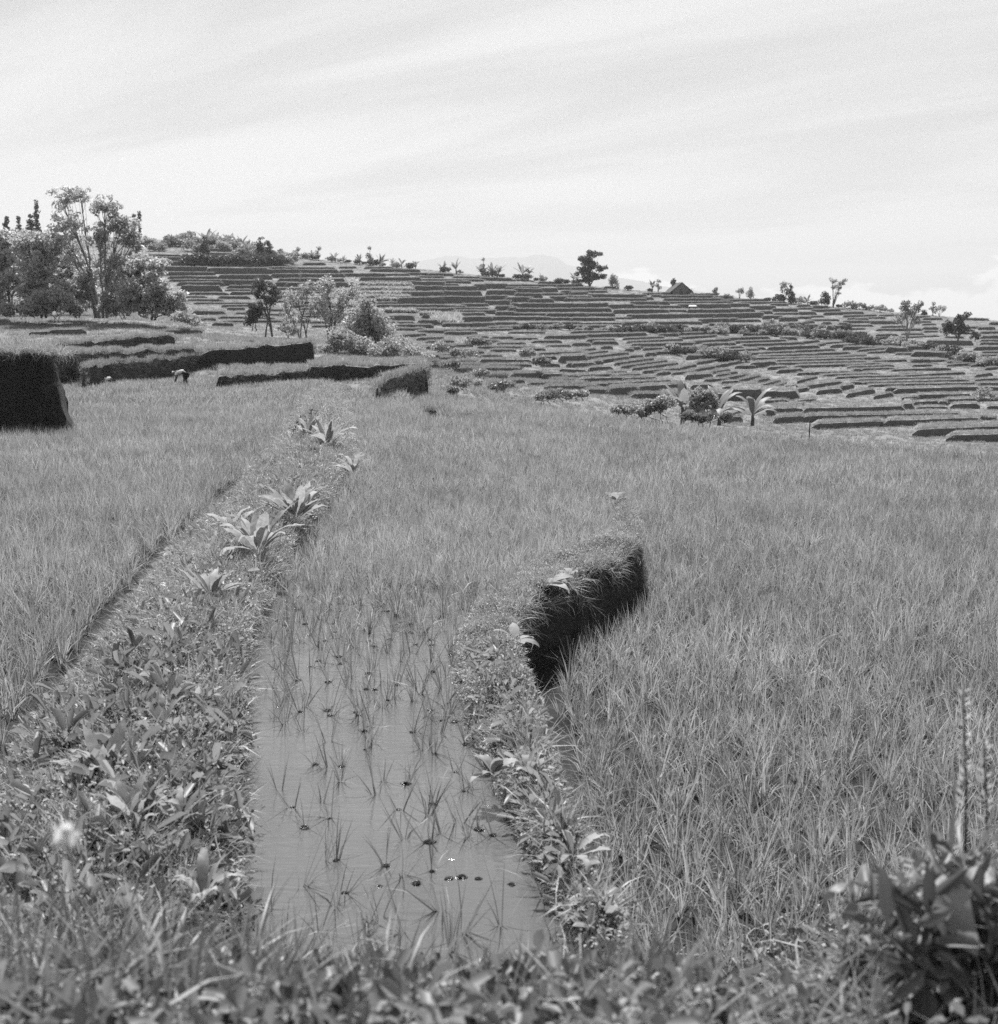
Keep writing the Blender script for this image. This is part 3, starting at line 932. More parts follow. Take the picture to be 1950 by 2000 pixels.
fv, ff = [], []
fx, fy = np.linspace(-7, 8, 190), np.concatenate([np.linspace(-4, 2.4, 14), np.linspace(2.5, 9.6, 130)])
for y in fy:
    for x in fx:
        fv.append((x, y, bank_z(x, y)))
nx = len(fx)
fmi = []
for j in range(len(fy) - 1):
    for i in range(nx - 1):
        a = j * nx + i
        ff.append((a, a + 1, a + 1 + nx, a + nx))
        fmi.append(1 if (fy[j] < 3.35 and fx[i] > 0.35 + 0.2 * math.sin(fy[j] * 5)) else 0)
tag(link('foreground_bank', mesh('foreground_bank', fv, ff, fmi), None, [M['soil'], M['path']]), 'weedy earth bank with a strip of bare path in the foreground', kind='structure')

# ------------------------------------------------------------------ rice
RV_near = [tuft(14, 0.48, 0.0095, 0.02, 0.17, 100 + i, 0.035, 3, 0.55) for i in range(8)]
RV_mid = [tuft(22, 0.46, 0.018, 0.05, 0.22, 120 + i, 0.13, 2, 0.45) for i in range(6)]
RV_far = [tuft(34, 0.46, 0.034, 0.06, 0.22, 140 + i, 0.30, 2, 0.4) for i in range(6)]
RV_hill = [tuft(26, 0.42, 0.075, 0.08, 0.25, 160 + i, 0.60, 1, 0.3) for i in range(6)]
RV_water = [tuft(6 + i % 5, 0.44, 0.009, 0.03, 0.28, 180 + i, 0.018, 3, 0.6) for i in range(8)]


def grid_in(poly, ymin, ymax, sp, jit, z, marg=2.0):
    ys = np.arange(ymin, ymax, sp)
    out = []
    for y in ys:
        hw = 0.40 * y + marg
        xs = np.arange(math.floor(-hw / sp) * sp, hw, sp)
        out.append(np.stack([xs, np.full(len(xs), y)], 1))
    p = np.concatenate(out)
    p = p + rng.normal(0, jit, p.shape)
    p = p[in_poly(p[:, 0], p[:, 1], poly)]
    return np.column_stack([p, np.full(len(p), z)])


def clear_bund(p):
    return p[~((p[:, 0] > xat(LB_L, p[:, 1]) - 0.14 - 0.20 * np.abs(np.sin(p[:, 1] * 1.7 + np.sin(p[:, 1] * 0.6) * 2))) & (p[:, 1] < 32))]


def clear_wall(p):
    g_ = p[:, 0] - xat(RB_O, p[:, 1])
    return p[~((g_ < np.interp(p[:, 1], [8, 10.2, 10.8, 13.5, 17, 20], [0.1, 0.1, 0.62, 0.5, 0.3, 0.12])) & (p[:, 1] > 8) & (p[:, 1] < 21))]


def rice(name, pts, var, label, mat='rice', smin=0.8, smax=1.12, tilt=0.10, hs=1.0):
    n = len(pts)
    # patchy growth
    g = np.array([noise.noise(Vector((p[0] * 0.5, p[1] * 0.5, 0))) for p in pts]) * 0.16
    s = rng.uniform(smin, smax, n) * (1 + g) * hs
    return scatter(name, var, pts, rand_rot(n, tilt), s, M[mat], label)


for nm, poly, z, y0, y1, lab in (('rice_crop', P_left, -0.3, 6.0, 84, 'young rice filling the paddy left of the weedy bund'),
                                 ('rice_crop', P_right, -0.75, 6.5, 66, 'young rice filling the large lower paddy on the right')):
    a = grid_in(poly, y0, min(30, y1), 0.185 if z < -0.5 else 0.18, 0.045, z)
    rice(nm, clear_wall(a) if z < -0.5 else clear_bund(a), RV_near, lab + ', nearer rows')
    b = grid_in(poly, 30, min(56, y1), 0.25, 0.07, z, 4)
    rice(nm, b, RV_mid, lab + ', middle rows')
    if y1 > 56:
        c = grid_in(poly, 56, y1, 0.45, 0.14, z, 8)
        rice(nm, c, RV_far, lab + ', farthest rows')
# flooded paddy: sparse seedlings in the open water, closing up farther back
a = grid_in(P_mid, 6.6, 15.5, 0.23, 0.06, -0.03)
keep = rng.uniform(0, 1, len(a)) < np.interp(a[:, 1], [6.6, 9, 12, 15.5], [0.35, 0.5, 0.8, 1.0])
xr = xat(LB_R, a[:, 1]); xw = xat(RB_W, a[:, 1])
keep &= (a[:, 0] > xr + 0.12) & (a[:, 0] < xw + 0.02)
rice('rice_crop', a[keep], RV_water, 'sparse rice seedlings standing in the open water', 'seedling', smin=0.7, smax=1.1, tilt=0.16)
a2 = a[keep]
a = grid_in(P_mid, 13.2, 16.5, 0.2, 0.05, -0.05)
k2 = rng.uniform(0, 1, len(a)) < np.interp(a[:, 1], [13.2, 16.5], [0.1, 0.9])
rice('rice_crop', a[k2], RV_near, 'rice thickening towards the back of the open water', smin=0.6, smax=0.9)
rice('rice_crop', grid_in(P_mid, 16.3, 32, 0.18, 0.045, -0.06), RV_near, 'rice filling the flooded paddy beyond the open water, nearer rows', smin=0.65, smax=0.95)
rice('rice_crop', grid_in(P_mid, 32, 56, 0.25, 0.07, -0.06, 4), RV_mid, 'rice filling the flooded paddy beyond the open water, farther rows', smin=0.7, smax=1.0)
rice('rice_crop', grid_in(P_mid, 56, 84, 0.45, 0.12, -0.06, 4), RV_far, 'rice at the far end of the middle paddy', smin=0.7, smax=1.0)
rice('rice_crop', grid_in(P_strip, 30, 84, 0.30, 0.09, -0.60, 4), RV_mid, 'rice on the strip of paddy at the valley edge')


# wet mud clods at the feet of the seedlings
def clod(seed):
    g = np.random.default_rng(seed)
    V = []
    for k in range(5):
        for i in range(7):
            a = 2 * math.pi * i / 7; t = k / 4
            r = 0.035 * math.sqrt(max(1 - t * t, 0.0)) * g.uniform(0.6, 1.4) + 0.002
            V.append((math.cos(a) * r * 1.3, math.sin(a) * r, 0.022 * t * g.uniform(0.6, 1.3) - 0.006))
    Q = [(k * 7 + i, k * 7 + (i + 1) % 7, (k + 1) * 7 + (i + 1) % 7, (k + 1) * 7 + i) for k in range(4) for i in range(7)]
    return np.array(V), np.array(Q)


cl = a2[rng.uniform(0, 1, len(a2)) < 0.35].copy()
cl[:, 2] = 0.0
ridge = np.array([[0.05 * i + rng.normal(0, .05) - 0.2, 7.45 - 0.10 * abs(i) ** 1.3 * 0.06 + rng.normal(0, .03), 0] for i in range(-9, 8)])
ridge2 = np.array([[0.06 * i - 0.45 + rng.normal(0, .05), 10.6 + rng.normal(0, .05), 0] for i in range(0, 9)])
cl = np.concatenate([cl, ridge[::3], ridge2[::2]])
scatter('mud_clods', [clod(i) for i in range(4)], cl, rand_rot(len(cl), 0.1), rng.uniform(0.4, 1.0, len(cl)), M['clod'], 'wet mud clods glinting between the seedlings')

# rice on every terrace of the hill and on the near-left steps
bvh = BVHTree.FromPolygons([tuple(v) for v in BV], BF)
cand = []
for y0, y1, dens in ((56, 76, 3.0), (76, 150, 2.2), (150, 260, 1.0), (260, 430, 0.6)):
    hw = 0.40 * y1 + 12
    n = int((y1 - y0) * 2 * hw * dens)
    p = np.column_stack([rng.uniform(-hw, hw, n), rng.uniform(y0, y1, n)])
    cand.append(p[np.abs(p[:, 0]) < 0.40 * p[:, 1] + 10])
cand = np.concatenate(cand)
hit = []
for x, y in cand:
    l, nn, i, d = bvh.ray_cast(Vector((x, y, 80)), Vector((0, 0, -1)))
    if l is not None and nn.z > (0.9 if i >= len(hf) else 0.6) and (i >= len(hf) or not (y < 84 and x < -7)):
        hit.append(l[:])
hit = np.array(hit)
n = len(hit)
scl = np.column_stack([np.interp(hit[:, 1], [80, 150, 400], [0.75, 1.0, 1.5])] * 2 + [rng.uniform(0.5, 0.75, n)])
scatter('rice_crop', RV_hill, hit, rand_rot(n, 0.06), scl, M['rice_far'], 'rice covering the terraces of the hillside')
vb = BVHTree.FromPolygons([tuple(v) for v in gv], gf)
vp = []
for k in range(9000):
    y_ = rng.uniform(48, 126); x_ = rng.uniform(-0.42, 0.42) * y_
    l, nn, i, d = vb.ray_cast(Vector((x_, y_, 50)), Vector((0, 0, -1)))
    if l is not None: vp.append(l[:])
vp = np.array(vp)
scatter('valley_grass', RV_hill, vp, rand_rot(len(vp), 0.1), rng.uniform(0.6, 1.2, len(vp)), M['rice_far'], 'rough grass on the ground falling into the valley')
fr = []
for e in EDGE:
    for i in range(len(e) - 1):
        ln = (e[i + 1] - e[i]).length
        stp = 0.5 if e[0].y > 140 else 0.14
        for k in range(max(1, int(ln / stp))):
            q = e[i].lerp(e[i + 1], rng.uniform(0, 1))
            fr.append((q.x, q.y + rng.uniform(0.0, 0.6), q.z - 0.02))
fr = np.array(fr)
n = len(fr)
scl = np.column_stack([np.interp(fr[:, 1], [60, 150, 400], [0.45, 0.6, 0.9])] * 2 + [rng.uniform(0.35, 1.05, n)])
scatter('rice_crop', RV_hill, fr, rand_rot(n, 0.1), scl, M['rice_far'], 'rice fringing the terrace edges')
# pale crop rows on five terraces
pc = []
for x0, y0, x1, y1 in ((905, 545, 1540, 545), (900, 605, 1560, 603), (905, 660, 1410, 658), (960, 704, 1530, 704), (1140, 740, 1390, 742), (1240, 880, 1600, 895), (1660, 920, 1904, 930)):
    for k in range(int((x1 - x0) / 3.2)):
        t = rng.uniform(0, 1)
        px, py = 560 + (x0 + (x1 - x0) * t) / 6.347, 470 + (y0 + (y1 - y0) * t + 14) / 6.347
        q = hill_at(px, py + 1.5)
        pc.append((q.x, q.y - 0.6, q.z + 0.25))
for k in range(260):
    px, py = rng.uniform(845, 900), rng.uniform(616, 632)
    q = hill_at(px, py); pc.append((q.x, q.y, q.z + 0.1))
PC = [tuft(16, 1.0, 0.13, 0.15, 0.35, 300 + i, 0.3, 2, 0.7) for i in range(4)]
scatter('pale_crop', PC, pc, rand_rot(len(pc), 0.1), rng.uniform(0.8, 1.2, len(pc)), M['pale'], 'pale leafy crop in rows on the hillside terraces')

# ------------------------------------------------------------------ weeds and grass on the banks
SP = [sprig(40, 0.13, 0.11, 0.028, 400 + i) for i in range(6)]
SPB = [sprig(26, 0.12, 0.15, 0.048, 420 + i, 0.5, 0.5) for i in range(6)]
GR = [tuft(14, 0.24, 0.008, 0.05, 0.5, 440 + i, 0.05, 3, 1.0) for i in range(6)]
GRL = [tuft(10, 0.42, 0.011, 0.06, 0.5, 460 + i, 0.05, 4, 1.3) for i in range(6)]
DRY = [tuft(5, 0.3, 0.008, 0.10, 0.9, 480 + i, 0.05, 3, 0.9) for i in range(4)]


def lprof_z(t, prof):
    return np.interp(t, [p[0] for p in prof], [p[1] for p in prof])


def bund_pts(n, y0, y1, lineL, lineR, prof, t0, t1, ex=1.0):
    y = y0 + (y1 - y0) * rng.uniform(0, 1, n) ** ex
    t = rng.uniform(t0, t1, n)
    a, b = xat(lineL, y), xat(lineR, y)
    out = np.column_stack([a + (b - a) * t, y, lprof_z(t, prof) - 0.02])
    bv = BUNDBVH[0] if lineL is LB_L else BUNDBVH[1]
    for i in range(n):
        l, nn, _, _ = bv.ray_cast(Vector((out[i, 0], out[i, 1], 2)), Vector((0, 0, -1)))
        if l is not None and l.z > -0.2: out[i, 2] = l.z - 0.015
    return out


def put(name, var, pts, mat, label, s0=0.8, s1=1.3, tilt=0.25):
    n = len(pts)
    return scatter(name, var, pts, rand_rot(n, tilt), rng.uniform(s0, s1, n), M[mat], label)


put('ground_weeds', SP, bund_pts(4600, 5, 30, LB_L, LB_R, lprof, 0.09, 0.95), 'weed', 'small-leaved weeds matting the bund beside the flooded paddy')
put('ground_weeds', SPB, bund_pts(900, 5, 34, LB_L, LB_R, lprof, 0.05, 0.97), 'weed', 'broader weeds among the mat on the weedy bund')
SPL = [sprig(11, 0.10, 0.14, 0.15, 430 + i, 0.6, 0.24) for i in range(6)]
put('ground_weeds', SPL, bund_pts(700, 5, 34, LB_L, LB_R, lprof, 0.06, 0.95), 'weed', 'long-leaved weeds scattered over the weedy bund', 0.6, 1.3, 0.35)
put('bank_grass', GR, bund_pts(6500, 5, 34, LB_L, LB_R, lprof, 0.08, 0.97), 'grass', 'short grass on the weedy bund')
put('bank_grass', GRL, np.concatenate([bund_pts(130, 5, 30, LB_L, LB_R, lprof, 0.88, 0.97)]), 'grass', 'long grass hanging along the sides of the weedy bund', 0.6, 1.0, 0.5)
put('ground_weeds', SPB, bund_pts(560, 5, 11, LB_L, LB_R, lprof, 0.15, 0.99), 'bundweed', 'dark coarse weeds on the near stretch of the weedy bund', 0.7, 1.2, 0.35)
put('ground_weeds', SPL, bund_pts(340, 5, 12, LB_L, LB_R, lprof, 0.15, 0.97), 'bundweed', 'dark long-leaved weeds on the near stretch of the weedy bund', 0.7, 1.4, 0.35)
put('ground_weeds', SP, bund_pts(2600, 30, 66, LB_L, LB_R, lprof, 0.0, 1.0), 'weed', 'weeds on the far stretch of the weedy bund', 1.2, 2.0)
put('bank_grass', GRL, bund_pts(1100, 30, 66, LB_L, LB_R, lprof, 0.0, 1.0), 'grass', 'grass on the far stretch of the weedy bund', 0.8, 1.3)
put('ground_weeds', SP, bund_pts(3600, 6.5, 23, RB_W, RB_O, rprof, -0.02, 0.98), 'weed', 'small weeds covering the top of the curved bund', 0.7, 1.1)
put('bank_grass', GR, bund_pts(2600, 6.5, 23, RB_W, RB_O, rprof, -0.05, 0.99), 'drygrass', 'pale short grass on top of the curved bund', 0.5, 0.9, 0.35)
put('bank_grass', GRL, bund_pts(80, 6.5, 10.2, RB_W, RB_O, rprof, 0.5, 1.0), 'grass', 'long grass on the near end of the curved bund', 0.6, 1.0, 0.5)
put('ground_weeds', SPB, bund_pts(330, 6.2, 12, RB_W, RB_O, rprof, 0.0, 1.02), 'weed', 'leafy ragged weeds on the near end of the curved bund', 0.5, 1.0, 0.35)
put('ground_weeds', SPL, bund_pts(200, 6.2, 12, RB_W, RB_O, rprof, 0.0, 1.02), 'weed', 'long-leaved weeds on the near end of the curved bund', 0.5, 1.1, 0.4)
put('bank_grass', GRL, bund_pts(170, 13, 18.5, RB_W, RB_O, rprof, 0.98, 1.03), 'grass', 'tufts hanging over the dark wall of the curved bund', 0.5, 0.8, 0.8)

# weeds on the foreground bank
q = []
while len(q) < 8200:
    x, y = rng.uniform(-4.2, 4.4), rng.uniform(2.5, 8.2)
    if abs(x) > 0.45 * y + 0.6: continue
    if x > 0.95 and 3.3 < y < 4.4 and rng.uniform() < 0.85: continue
    bare = (y < 3.35 + 0.1 * math.sin(x * 6) and x > 0.36)
    if bare and rng.uniform() < 0.94: continue
    if x > 1.0 and 3.3 < y < 3.55 and rng.uniform() < 0.6: continue
    z = bank_z(x, y)
    if z < 0.04 and x < 1.2: continue
    q.append((x, y, z - 0.015))
q = np.array(q)
put('ground_weeds', SPB, q[:5200], 'fgweed', 'broad-leaved weeds covering the foreground bank', 0.8, 1.4, 0.3)
put('ground_weeds', SP, q[5200:7400], 'fgweed', 'small weeds among the plants of the foreground bank', 0.9, 1.5, 0.3)
put('bank_grass', GRL, q[7400:7800], 'fggrass', 'long grass standing on the foreground bank', 0.6, 1.05, 0.25)
put('ground_weeds', SPL, q[7800:8200], 'fgweed', 'long-leaved weeds on the foreground bank', 0.5, 1.0, 0.4)
dr = np.array([(x, y, bank_z(x, y) + 0.03) for x, y in zip(rng.uniform(0.1, 2.2, 150), rng.uniform(2.7, 4.0, 150))])
put('bank_grass', DRY, dr, 'drygrass', 'dry stalks lying on the path edge', 0.6, 1.0, 0.8)
lq = np.array([(x, y, bank_z(x, y)) for x, y in zip(np.concatenate([rng.uniform(-2.8, -0.75, 480), rng.uniform(-1.0, 2.0, 320)]), rng.uniform(2.9, 5.8, 800))])
put('bank_grass', GRL, lq[480:], 'fggrass', 'grass blades rising before the water on the foreground bank', 0.5, 1.0, 0.3)
put('bank_grass', GRL, lq[:480], 'fggrass', 'tall grass at the left of the foreground bank', 0.7, 1.25, 0.25)
# grass over the raised paddy bank and rice on it
gp = np.array([(p.x + rng.normal(0, .3), p.y + rng.uniform(-0.15, 1.2), p.z - 0.02) for p in ptsf[:41] for k in range(14)])
put('bank_grass', GRL, gp, 'drygrass', 'shaggy pale grass on the lip of the raised paddy bank', 0.8, 1.4, 0.5)
yy = np.column_stack([rng.uniform(-34, -14.8, 2600), rng.uniform(44, 68, 2600), np.full(2600, ptsf[20].z)])
yy = yy[yy[:, 0] < -15.0 - (yy[:, 1] - 44) * 0.45]
rice('rice_crop', yy, RV_far, 'rice standing on the raised paddy behind its dark bank')
def face_tufts(name, P, Nn, label, s0, s1, mat='shadegrass', var=GRL):
    P = np.array(P); rot = np.zeros((len(P), 3), dtype=np.float32)
    for i, n_ in enumerate(Nn):
        d_ = (Vector(n_) + Vector((random.gauss(0, .35), random.gauss(0, .35), random.uniform(0.1, 0.9)))).normalized()
        e_ = (d_.to_track_quat('Z', 'X') @ Matrix.Rotation(random.uniform(0, 6.28), 3, 'Z').to_quaternion()).to_euler()
        rot[i] = e_[:]
    return scatter(name, var, P, rot, rng.uniform(s0, s1, len(P)), M[mat], label)


M['shadegrass'] = leaf_mat('bank_grass_painted_shade', 0.03, 0.11, 0.25, 0.7, 0.15, 2.0)  # bank grass again, with the faces' shade put into its colour
P_, N_ = [], []
for e in EDGE:
    if e[0].y > 125 or e[0].y < 50: continue
    if len(e) < 3: continue
    for i in range(1, len(e) - 2):
        ln = (e[i + 1] - e[i]).length
        dv = (e[i + 1] - e[i]).normalized(); nv = Vector((dv.y, -dv.x, 0.1))
        if nv.y > 0: nv = -nv
        for k in range(int(ln * 14) + 1):
            q_ = e[i].lerp(e[i + 1], random.random())
            P_.append((q_.x + nv.x * 0.28, q_.y + nv.y * 0.28, q_.z - random.uniform(0.0, 1.0) ** 1.5 * 1.3)); N_.append(nv[:])
face_tufts('bank_grass', P_, N_, 'grass darkened with painted shade on the faces of the near-left terraces', 0.5, 1.0)
P_, N_ = [], []
for i in range(2600):
    y_ = rng.uniform(9, 24); t_ = rng.uniform(0, 1) ** 0.8; z_ = 0.15 - t_ * 0.95
    a_, b_ = float(xat(RB_W, y_)), max(float(xat(RB_O, y_)), float(xat(RB_W, y_)) + 0.12)
    k_ = float(np.interp(-z_, [-0.2, 0, 0.2, 0.4, 0.6, 0.8], [0.98, 1.02, 1.03, 1.05, 1.07, 1.10]))
    P_.append((a_ + (b_ - a_) * k_ + 0.01, y_, z_)); N_.append((1, -0.3, 0))
face_tufts('bank_grass', P_, N_, 'short growth darkened with painted shade on the shaded wall of the curved bund', 0.10, 0.26)
P_, N_ = [], []
for p in ptsf[5:40]:
    for k in range(60):
        t_ = rng.uniform(0, 1)
        P_.append((p.x + rng.normal(0, .25), p.y - 0.25 * t_ - 0.03, p.z + (-0.7 - p.z) * t_)); N_.append((0, -1, 0))
face_tufts('bank_grass', P_, N_, 'growth darkened with painted shade on the face of the raised paddy bank', 0.35, 0.8)
# leafy scrub along the far paddy edge line
lp = []
for i in range(len(L1) - 1):
    for k in range(int(70 * (0.3 + rng.uniform()))):
        t = rng.uniform()
        p = L1[i].lerp(L1[i + 1], t); lp.append((p.x, p.y + rng.normal(0, .25), -0.62))
put('bank_grass', GRL, np.array(lp), 'weed', 'dark weeds along the low bund before the valley edge', 0.8, 1.3, 0.3)


# ------------------------------------------------------------------ broad-leaved plants
def blade_leaf(name, ln, wd, bend, seed, mat, segs=8, wave=0.06, stalk=0.18):
    """one large leaf growing along +Y and up, with midrib fold and wavy edge"""
    g = random.Random(seed)
    V, Fc = [], []
    for k in range(segs + 1):
        t = k / segs
        s = max(0.0, (t - stalk) / (1 - stalk))
        w_ = wd * (math.sin(math.pi * min(s, 1) ** 0.75) ** 0.8 if 0 < s < 1 else 0.0) * 0.5 + 0.004
        ang = 1.3 - bend * 0.8 * t * t
        if k == 0: y, z = 0.0, 0.0
        else:
            y += ln / segs * math.cos(ang); z += ln / segs * math.sin(ang)
        wv = g.uniform(-1, 1) * wave * wd
        V += [(-w_, y, z + 0.16 * w_ + wv), (0, y, z - 0.10 * w_), (w_, y, z + 0.16 * w_ - wv * g.uniform(-1, 1))]
    for k in range(segs):
        a = 3 * k
        Fc += [(a, a + 1, a + 4, a + 3), (a + 1, a + 2, a + 5, a + 4)]
    me = mesh(name, V, Fc)
    me.materials.append(mat)
    return me


DOCK = [blade_leaf('leaf', 1.0, 0.17, 0.3 + 0.26 * i, 500 + i, M['dock'], segs=14, wave=0.22) for i in range(7)]
BROAD = [blade_leaf('leaf', 1.0, 0.36, 0.7 + 0.25 * i, 520 + i, M['dock']) for i in range(5)]


def rosette(loc, size, n, label, meshes=DOCK, spread=(0.1, 0.9), name='dock_plant', cat='plant', seed=0, group=None, az=None):
    g = random.Random(seed)
    r = empty(name, loc)
    tag(r, label, cat, group)
    for i in range(n):
        o = bpy.data.objects.new('leaf', g.choice(meshes))
        COL.objects.link(o); o.parent = r
        a = 2 * math.pi * (i + g.uniform(-0.3, 0.3)) / n if az is None else az + g.uniform(-1.0, 1.0)
        tlt = g.uniform(*spread)
        o.rotation_euler = (-tlt + 0.15, g.uniform(-0.25, 0.25), a)
        s = size * g.uniform(0.7, 1.1)
        o.scale = (s * g.uniform(0.85, 1.2), s, s)
    return r


def onb(px, py, z=0.33):
    p = at(px, py, z); p.z += 0.05; return p


ROS = [
    (579, 1022, 0.85, 15, 'large rosette of long leaves, the fullest on the weedy bund'),
    (505, 1092, 0.95, 10, 'rosette with broad upright leaf beside a shadowed hollow on the weedy bund'),
    (413, 1178, 0.55, 8, 'small rosette of upright leaves between grass on the weedy bund'),
    (318, 1428, 0.42, 7, 'rosette with two tall pointed leaves on the near bund'),
    (205, 1530, 0.55, 10, 'rosette with dark drooping leaves at the left of the near bund'),
    (262, 1628, 0.50, 12, 'thick clump of long wrinkled leaves low on the near bund'),
    (352, 1625, 0.45, 6, 'clump with one long leaf reaching towards the water'),
    (640, 878, 1.0, 12, 'rosette of narrow leaves at the shrubby end of the weedy bund'),
    (600, 860, 0.9, 9, 'low rosette under the twiggy shrub on the weedy bund'),
    (690, 930, 0.7, 8, 'pale-leaved rosette at the water side of the weedy bund'),
    (455, 1040, 0.6, 7, 'rosette with pale folded leaves at the rice side of the weedy bund'),
    (385, 1395, 0.35, 8, 'low rosette with light drooping leaves on the near bund'),
    (395, 1780, 0.42, 5, 'plant with one pointed pale leaf above the dark water edge'),
]
for i, (px, py, sz, n, lab) in enumerate(ROS):
    rosette(onb(px, py), sz * (0.72 if py > 1300 else 0.85), int(n * 1.7), lab, seed=600 + i, spread=(0.0, 0.95))
rosette(onb(1008, 1262, 0.2), 0.32, 7, 'broad pale leaves drooping over the dark wall near its lowest end', BROAD, (0.5, 1.3), seed=640)
rosette(onb(1068, 1150, 0.2), 0.42, 8, 'leafy clump hanging over the top of the dark wall', BROAD, (0.7, 1.5), seed=641, az=-1.4)
rosette(onb(1115, 1132, 0.2), 0.22, 5, 'small pale plant on the lip of the dark wall', BROAD, (0.5, 1.2), seed=642)
rosette(onb(965, 1530, 0.15), 0.22, 14, 'broad-leaved plant at the water edge of the curved bund', BROAD, (0.2, 1.0), seed=643)
rosette(onb(1040, 1530, 0.17), 0.20, 11, 'broad-leaved plant on the crown of the curved bund', BROAD, (0.3, 1.0), seed=644)
rosette(onb(1205, 985, 0.2), 0.30, 8, 'pale plant at the far tip of the curved bund', BROAD, (0.3, 1.0), seed=645)
rosette(onb(1120, 1690, 0.15), 0.30, 7, 'grassy broad-leaved plant where the curved bund meets the bank', DOCK, (0.3, 1.0), seed=646)


# foreground plant with large hanging leaves at the right
def gpt(px, py, d):
    return at_d(px, py, d)


tp = empty('taro_plant', (1.28, 3.46, bank_z(1.28, 3.5)))
tag(tp, 'plant with large pale hanging leaf over a dark hollow by the path', 'plant')


def heart_leaf(name, ln, wd, sag, seed):
    g = random.Random(seed)
    V, Fc = [], []
    segs, ac = 9, 6
    for k in range(segs + 1):
        t = k / segs
        w_ = wd * 0.5 * (1 - t) ** 0.6 * min(1, 0.75 + t * 2.2) * (1.0 if t < 0.98 else 0.1)
        for j in range(ac + 1):
            u = j / ac * 2 - 1
            lob = -0.12 * ln * abs(u) * (1 - t) ** 3
            V.append((u * w_, t * ln + lob, -sag * t * t - 0.18 * abs(u) * w_ + math.sin(t * 7 + u * 2 + seed) * 0.012))
    for k in range(segs):
        for j in range(ac):
            a = k * (ac + 1) + j
            Fc.append((a, a + 1, a + ac + 2, a + ac + 1))
    me = mesh(name, V, Fc)
    me.materials.append(M['banana'])
    return me


def tube(name, pts, r0, r1, mat, parent=None, seg=6):
    V, Fc = [], []
    P = [Vector(p) for p in pts]
    n = len(P)
    for i, p in enumerate(P):
        d = (P[min(i + 1, n - 1)] - P[max(i - 1, 0)]).normalized()
        a = d.orthogonal().normalized(); b = d.cross(a)
        r = r0 + (r1 - r0) * i / (n - 1)
        for k in range(seg):
            th = 2 * math.pi * k / seg
            V.append((p + a * math.cos(th) * r + b * math.sin(th) * r)[:])
    for i in range(n - 1):
        for k in range(seg):
            Fc.append((i * seg + k, i * seg + (k + 1) % seg, (i + 1) * seg + (k + 1) % seg, (i + 1) * seg + k))
    Fc.append(tuple(range(seg - 1, -1, -1))); Fc.append(tuple((n - 1) * seg + k for k in range(seg)))
    me = mesh(name, V, Fc)
    return link(name, me, parent, [mat])


mt = np.array([(x, y, bank_z(x, y) - 0.01) for x, y in zip(rng.uniform(1.05, 2.6, 520), rng.uniform(3.48, 4.6, 520))])
put('bank_grass', GR, mt, 'drygrass', 'pale trampled grass on top of the raised clod by the path', 0.3, 0.55, 0.6)
fm = [(x, 3.37 + 0.05 * math.sin(x * 11), bank_z(x, 3.3) + rng.uniform(0.02, 0.4)) for x in rng.uniform(1.02, 2.2, 90)]
face_tufts('ground_weeds', fm, [(0, -1, 0)] * len(fm), 'shaded weeds hanging down the dark face of the clod', 0.5, 1.0, 'fgweed', SPL)
base = Vector(tp.location)
for i, (px, py, d, ln, wd, rx, rz, tw) in enumerate((
        (1850, 1725, 3.28, 0.20, 0.14, -1.15, 2.9, 0.5), (1790, 1650, 3.42, 0.17, 0.10, -0.2, 1.6, 0.2), (1930, 1640, 3.5, 0.26, 0.16, -0.1, 2.2, -0.2),
        (1945, 1745, 3.30, 0.15, 0.09, -1.2, 3.4, -0.3), (1735, 1690, 3.4, 0.15, 0.09, -0.5, 2.0, 0.6), (1820, 1700, 3.45, 0.14, 0.08, -0.3, 1.3, 0.3),
        (1700, 1640, 3.6, 0.2, 0.11, -0.15, 2.4, 0.1), (1760, 1765, 3.3, 0.12, 0.07, -0.9, 2.2, 0.4), (1690, 1700, 3.35, 0.13, 0.08, -0.6, 1.7, -0.4), (1900, 1690, 3.36, 0.16, 0.10, -0.5, 1.0, 0.2), (1665, 1665, 3.4, 0.14, 0.08, -0.3, 1.3, 0.5), (1780, 1700, 3.38, 0.12, 0.08, -0.8, 3.0, -0.5), (1850, 1660, 3.45, 0.17, 0.10, -0.2, 1.9, 0.3))):
    p = gpt(px, py + (58 if i else 24), d) - base
    lm_ = heart_leaf('leaf', ln * (0.62 if i else 0.8), wd * (0.62 if i else 0.8), 0.03, i)
    if i % 4: lm_.materials[0] = M['fgweed']
    lf = link('leaf', lm_, tp)
    lf.location = p; lf.rotation_euler = (rx, tw, rz)
    tube('stem', [(0.02 * i - 0.05, 0.05, -0.1), ((p.x) * 0.5, p.y * 0.5 + 0.05, max(p.z, 0) * 0.5 + 0.05), p[:]], 0.007, 0.004, M['dock'], tp)

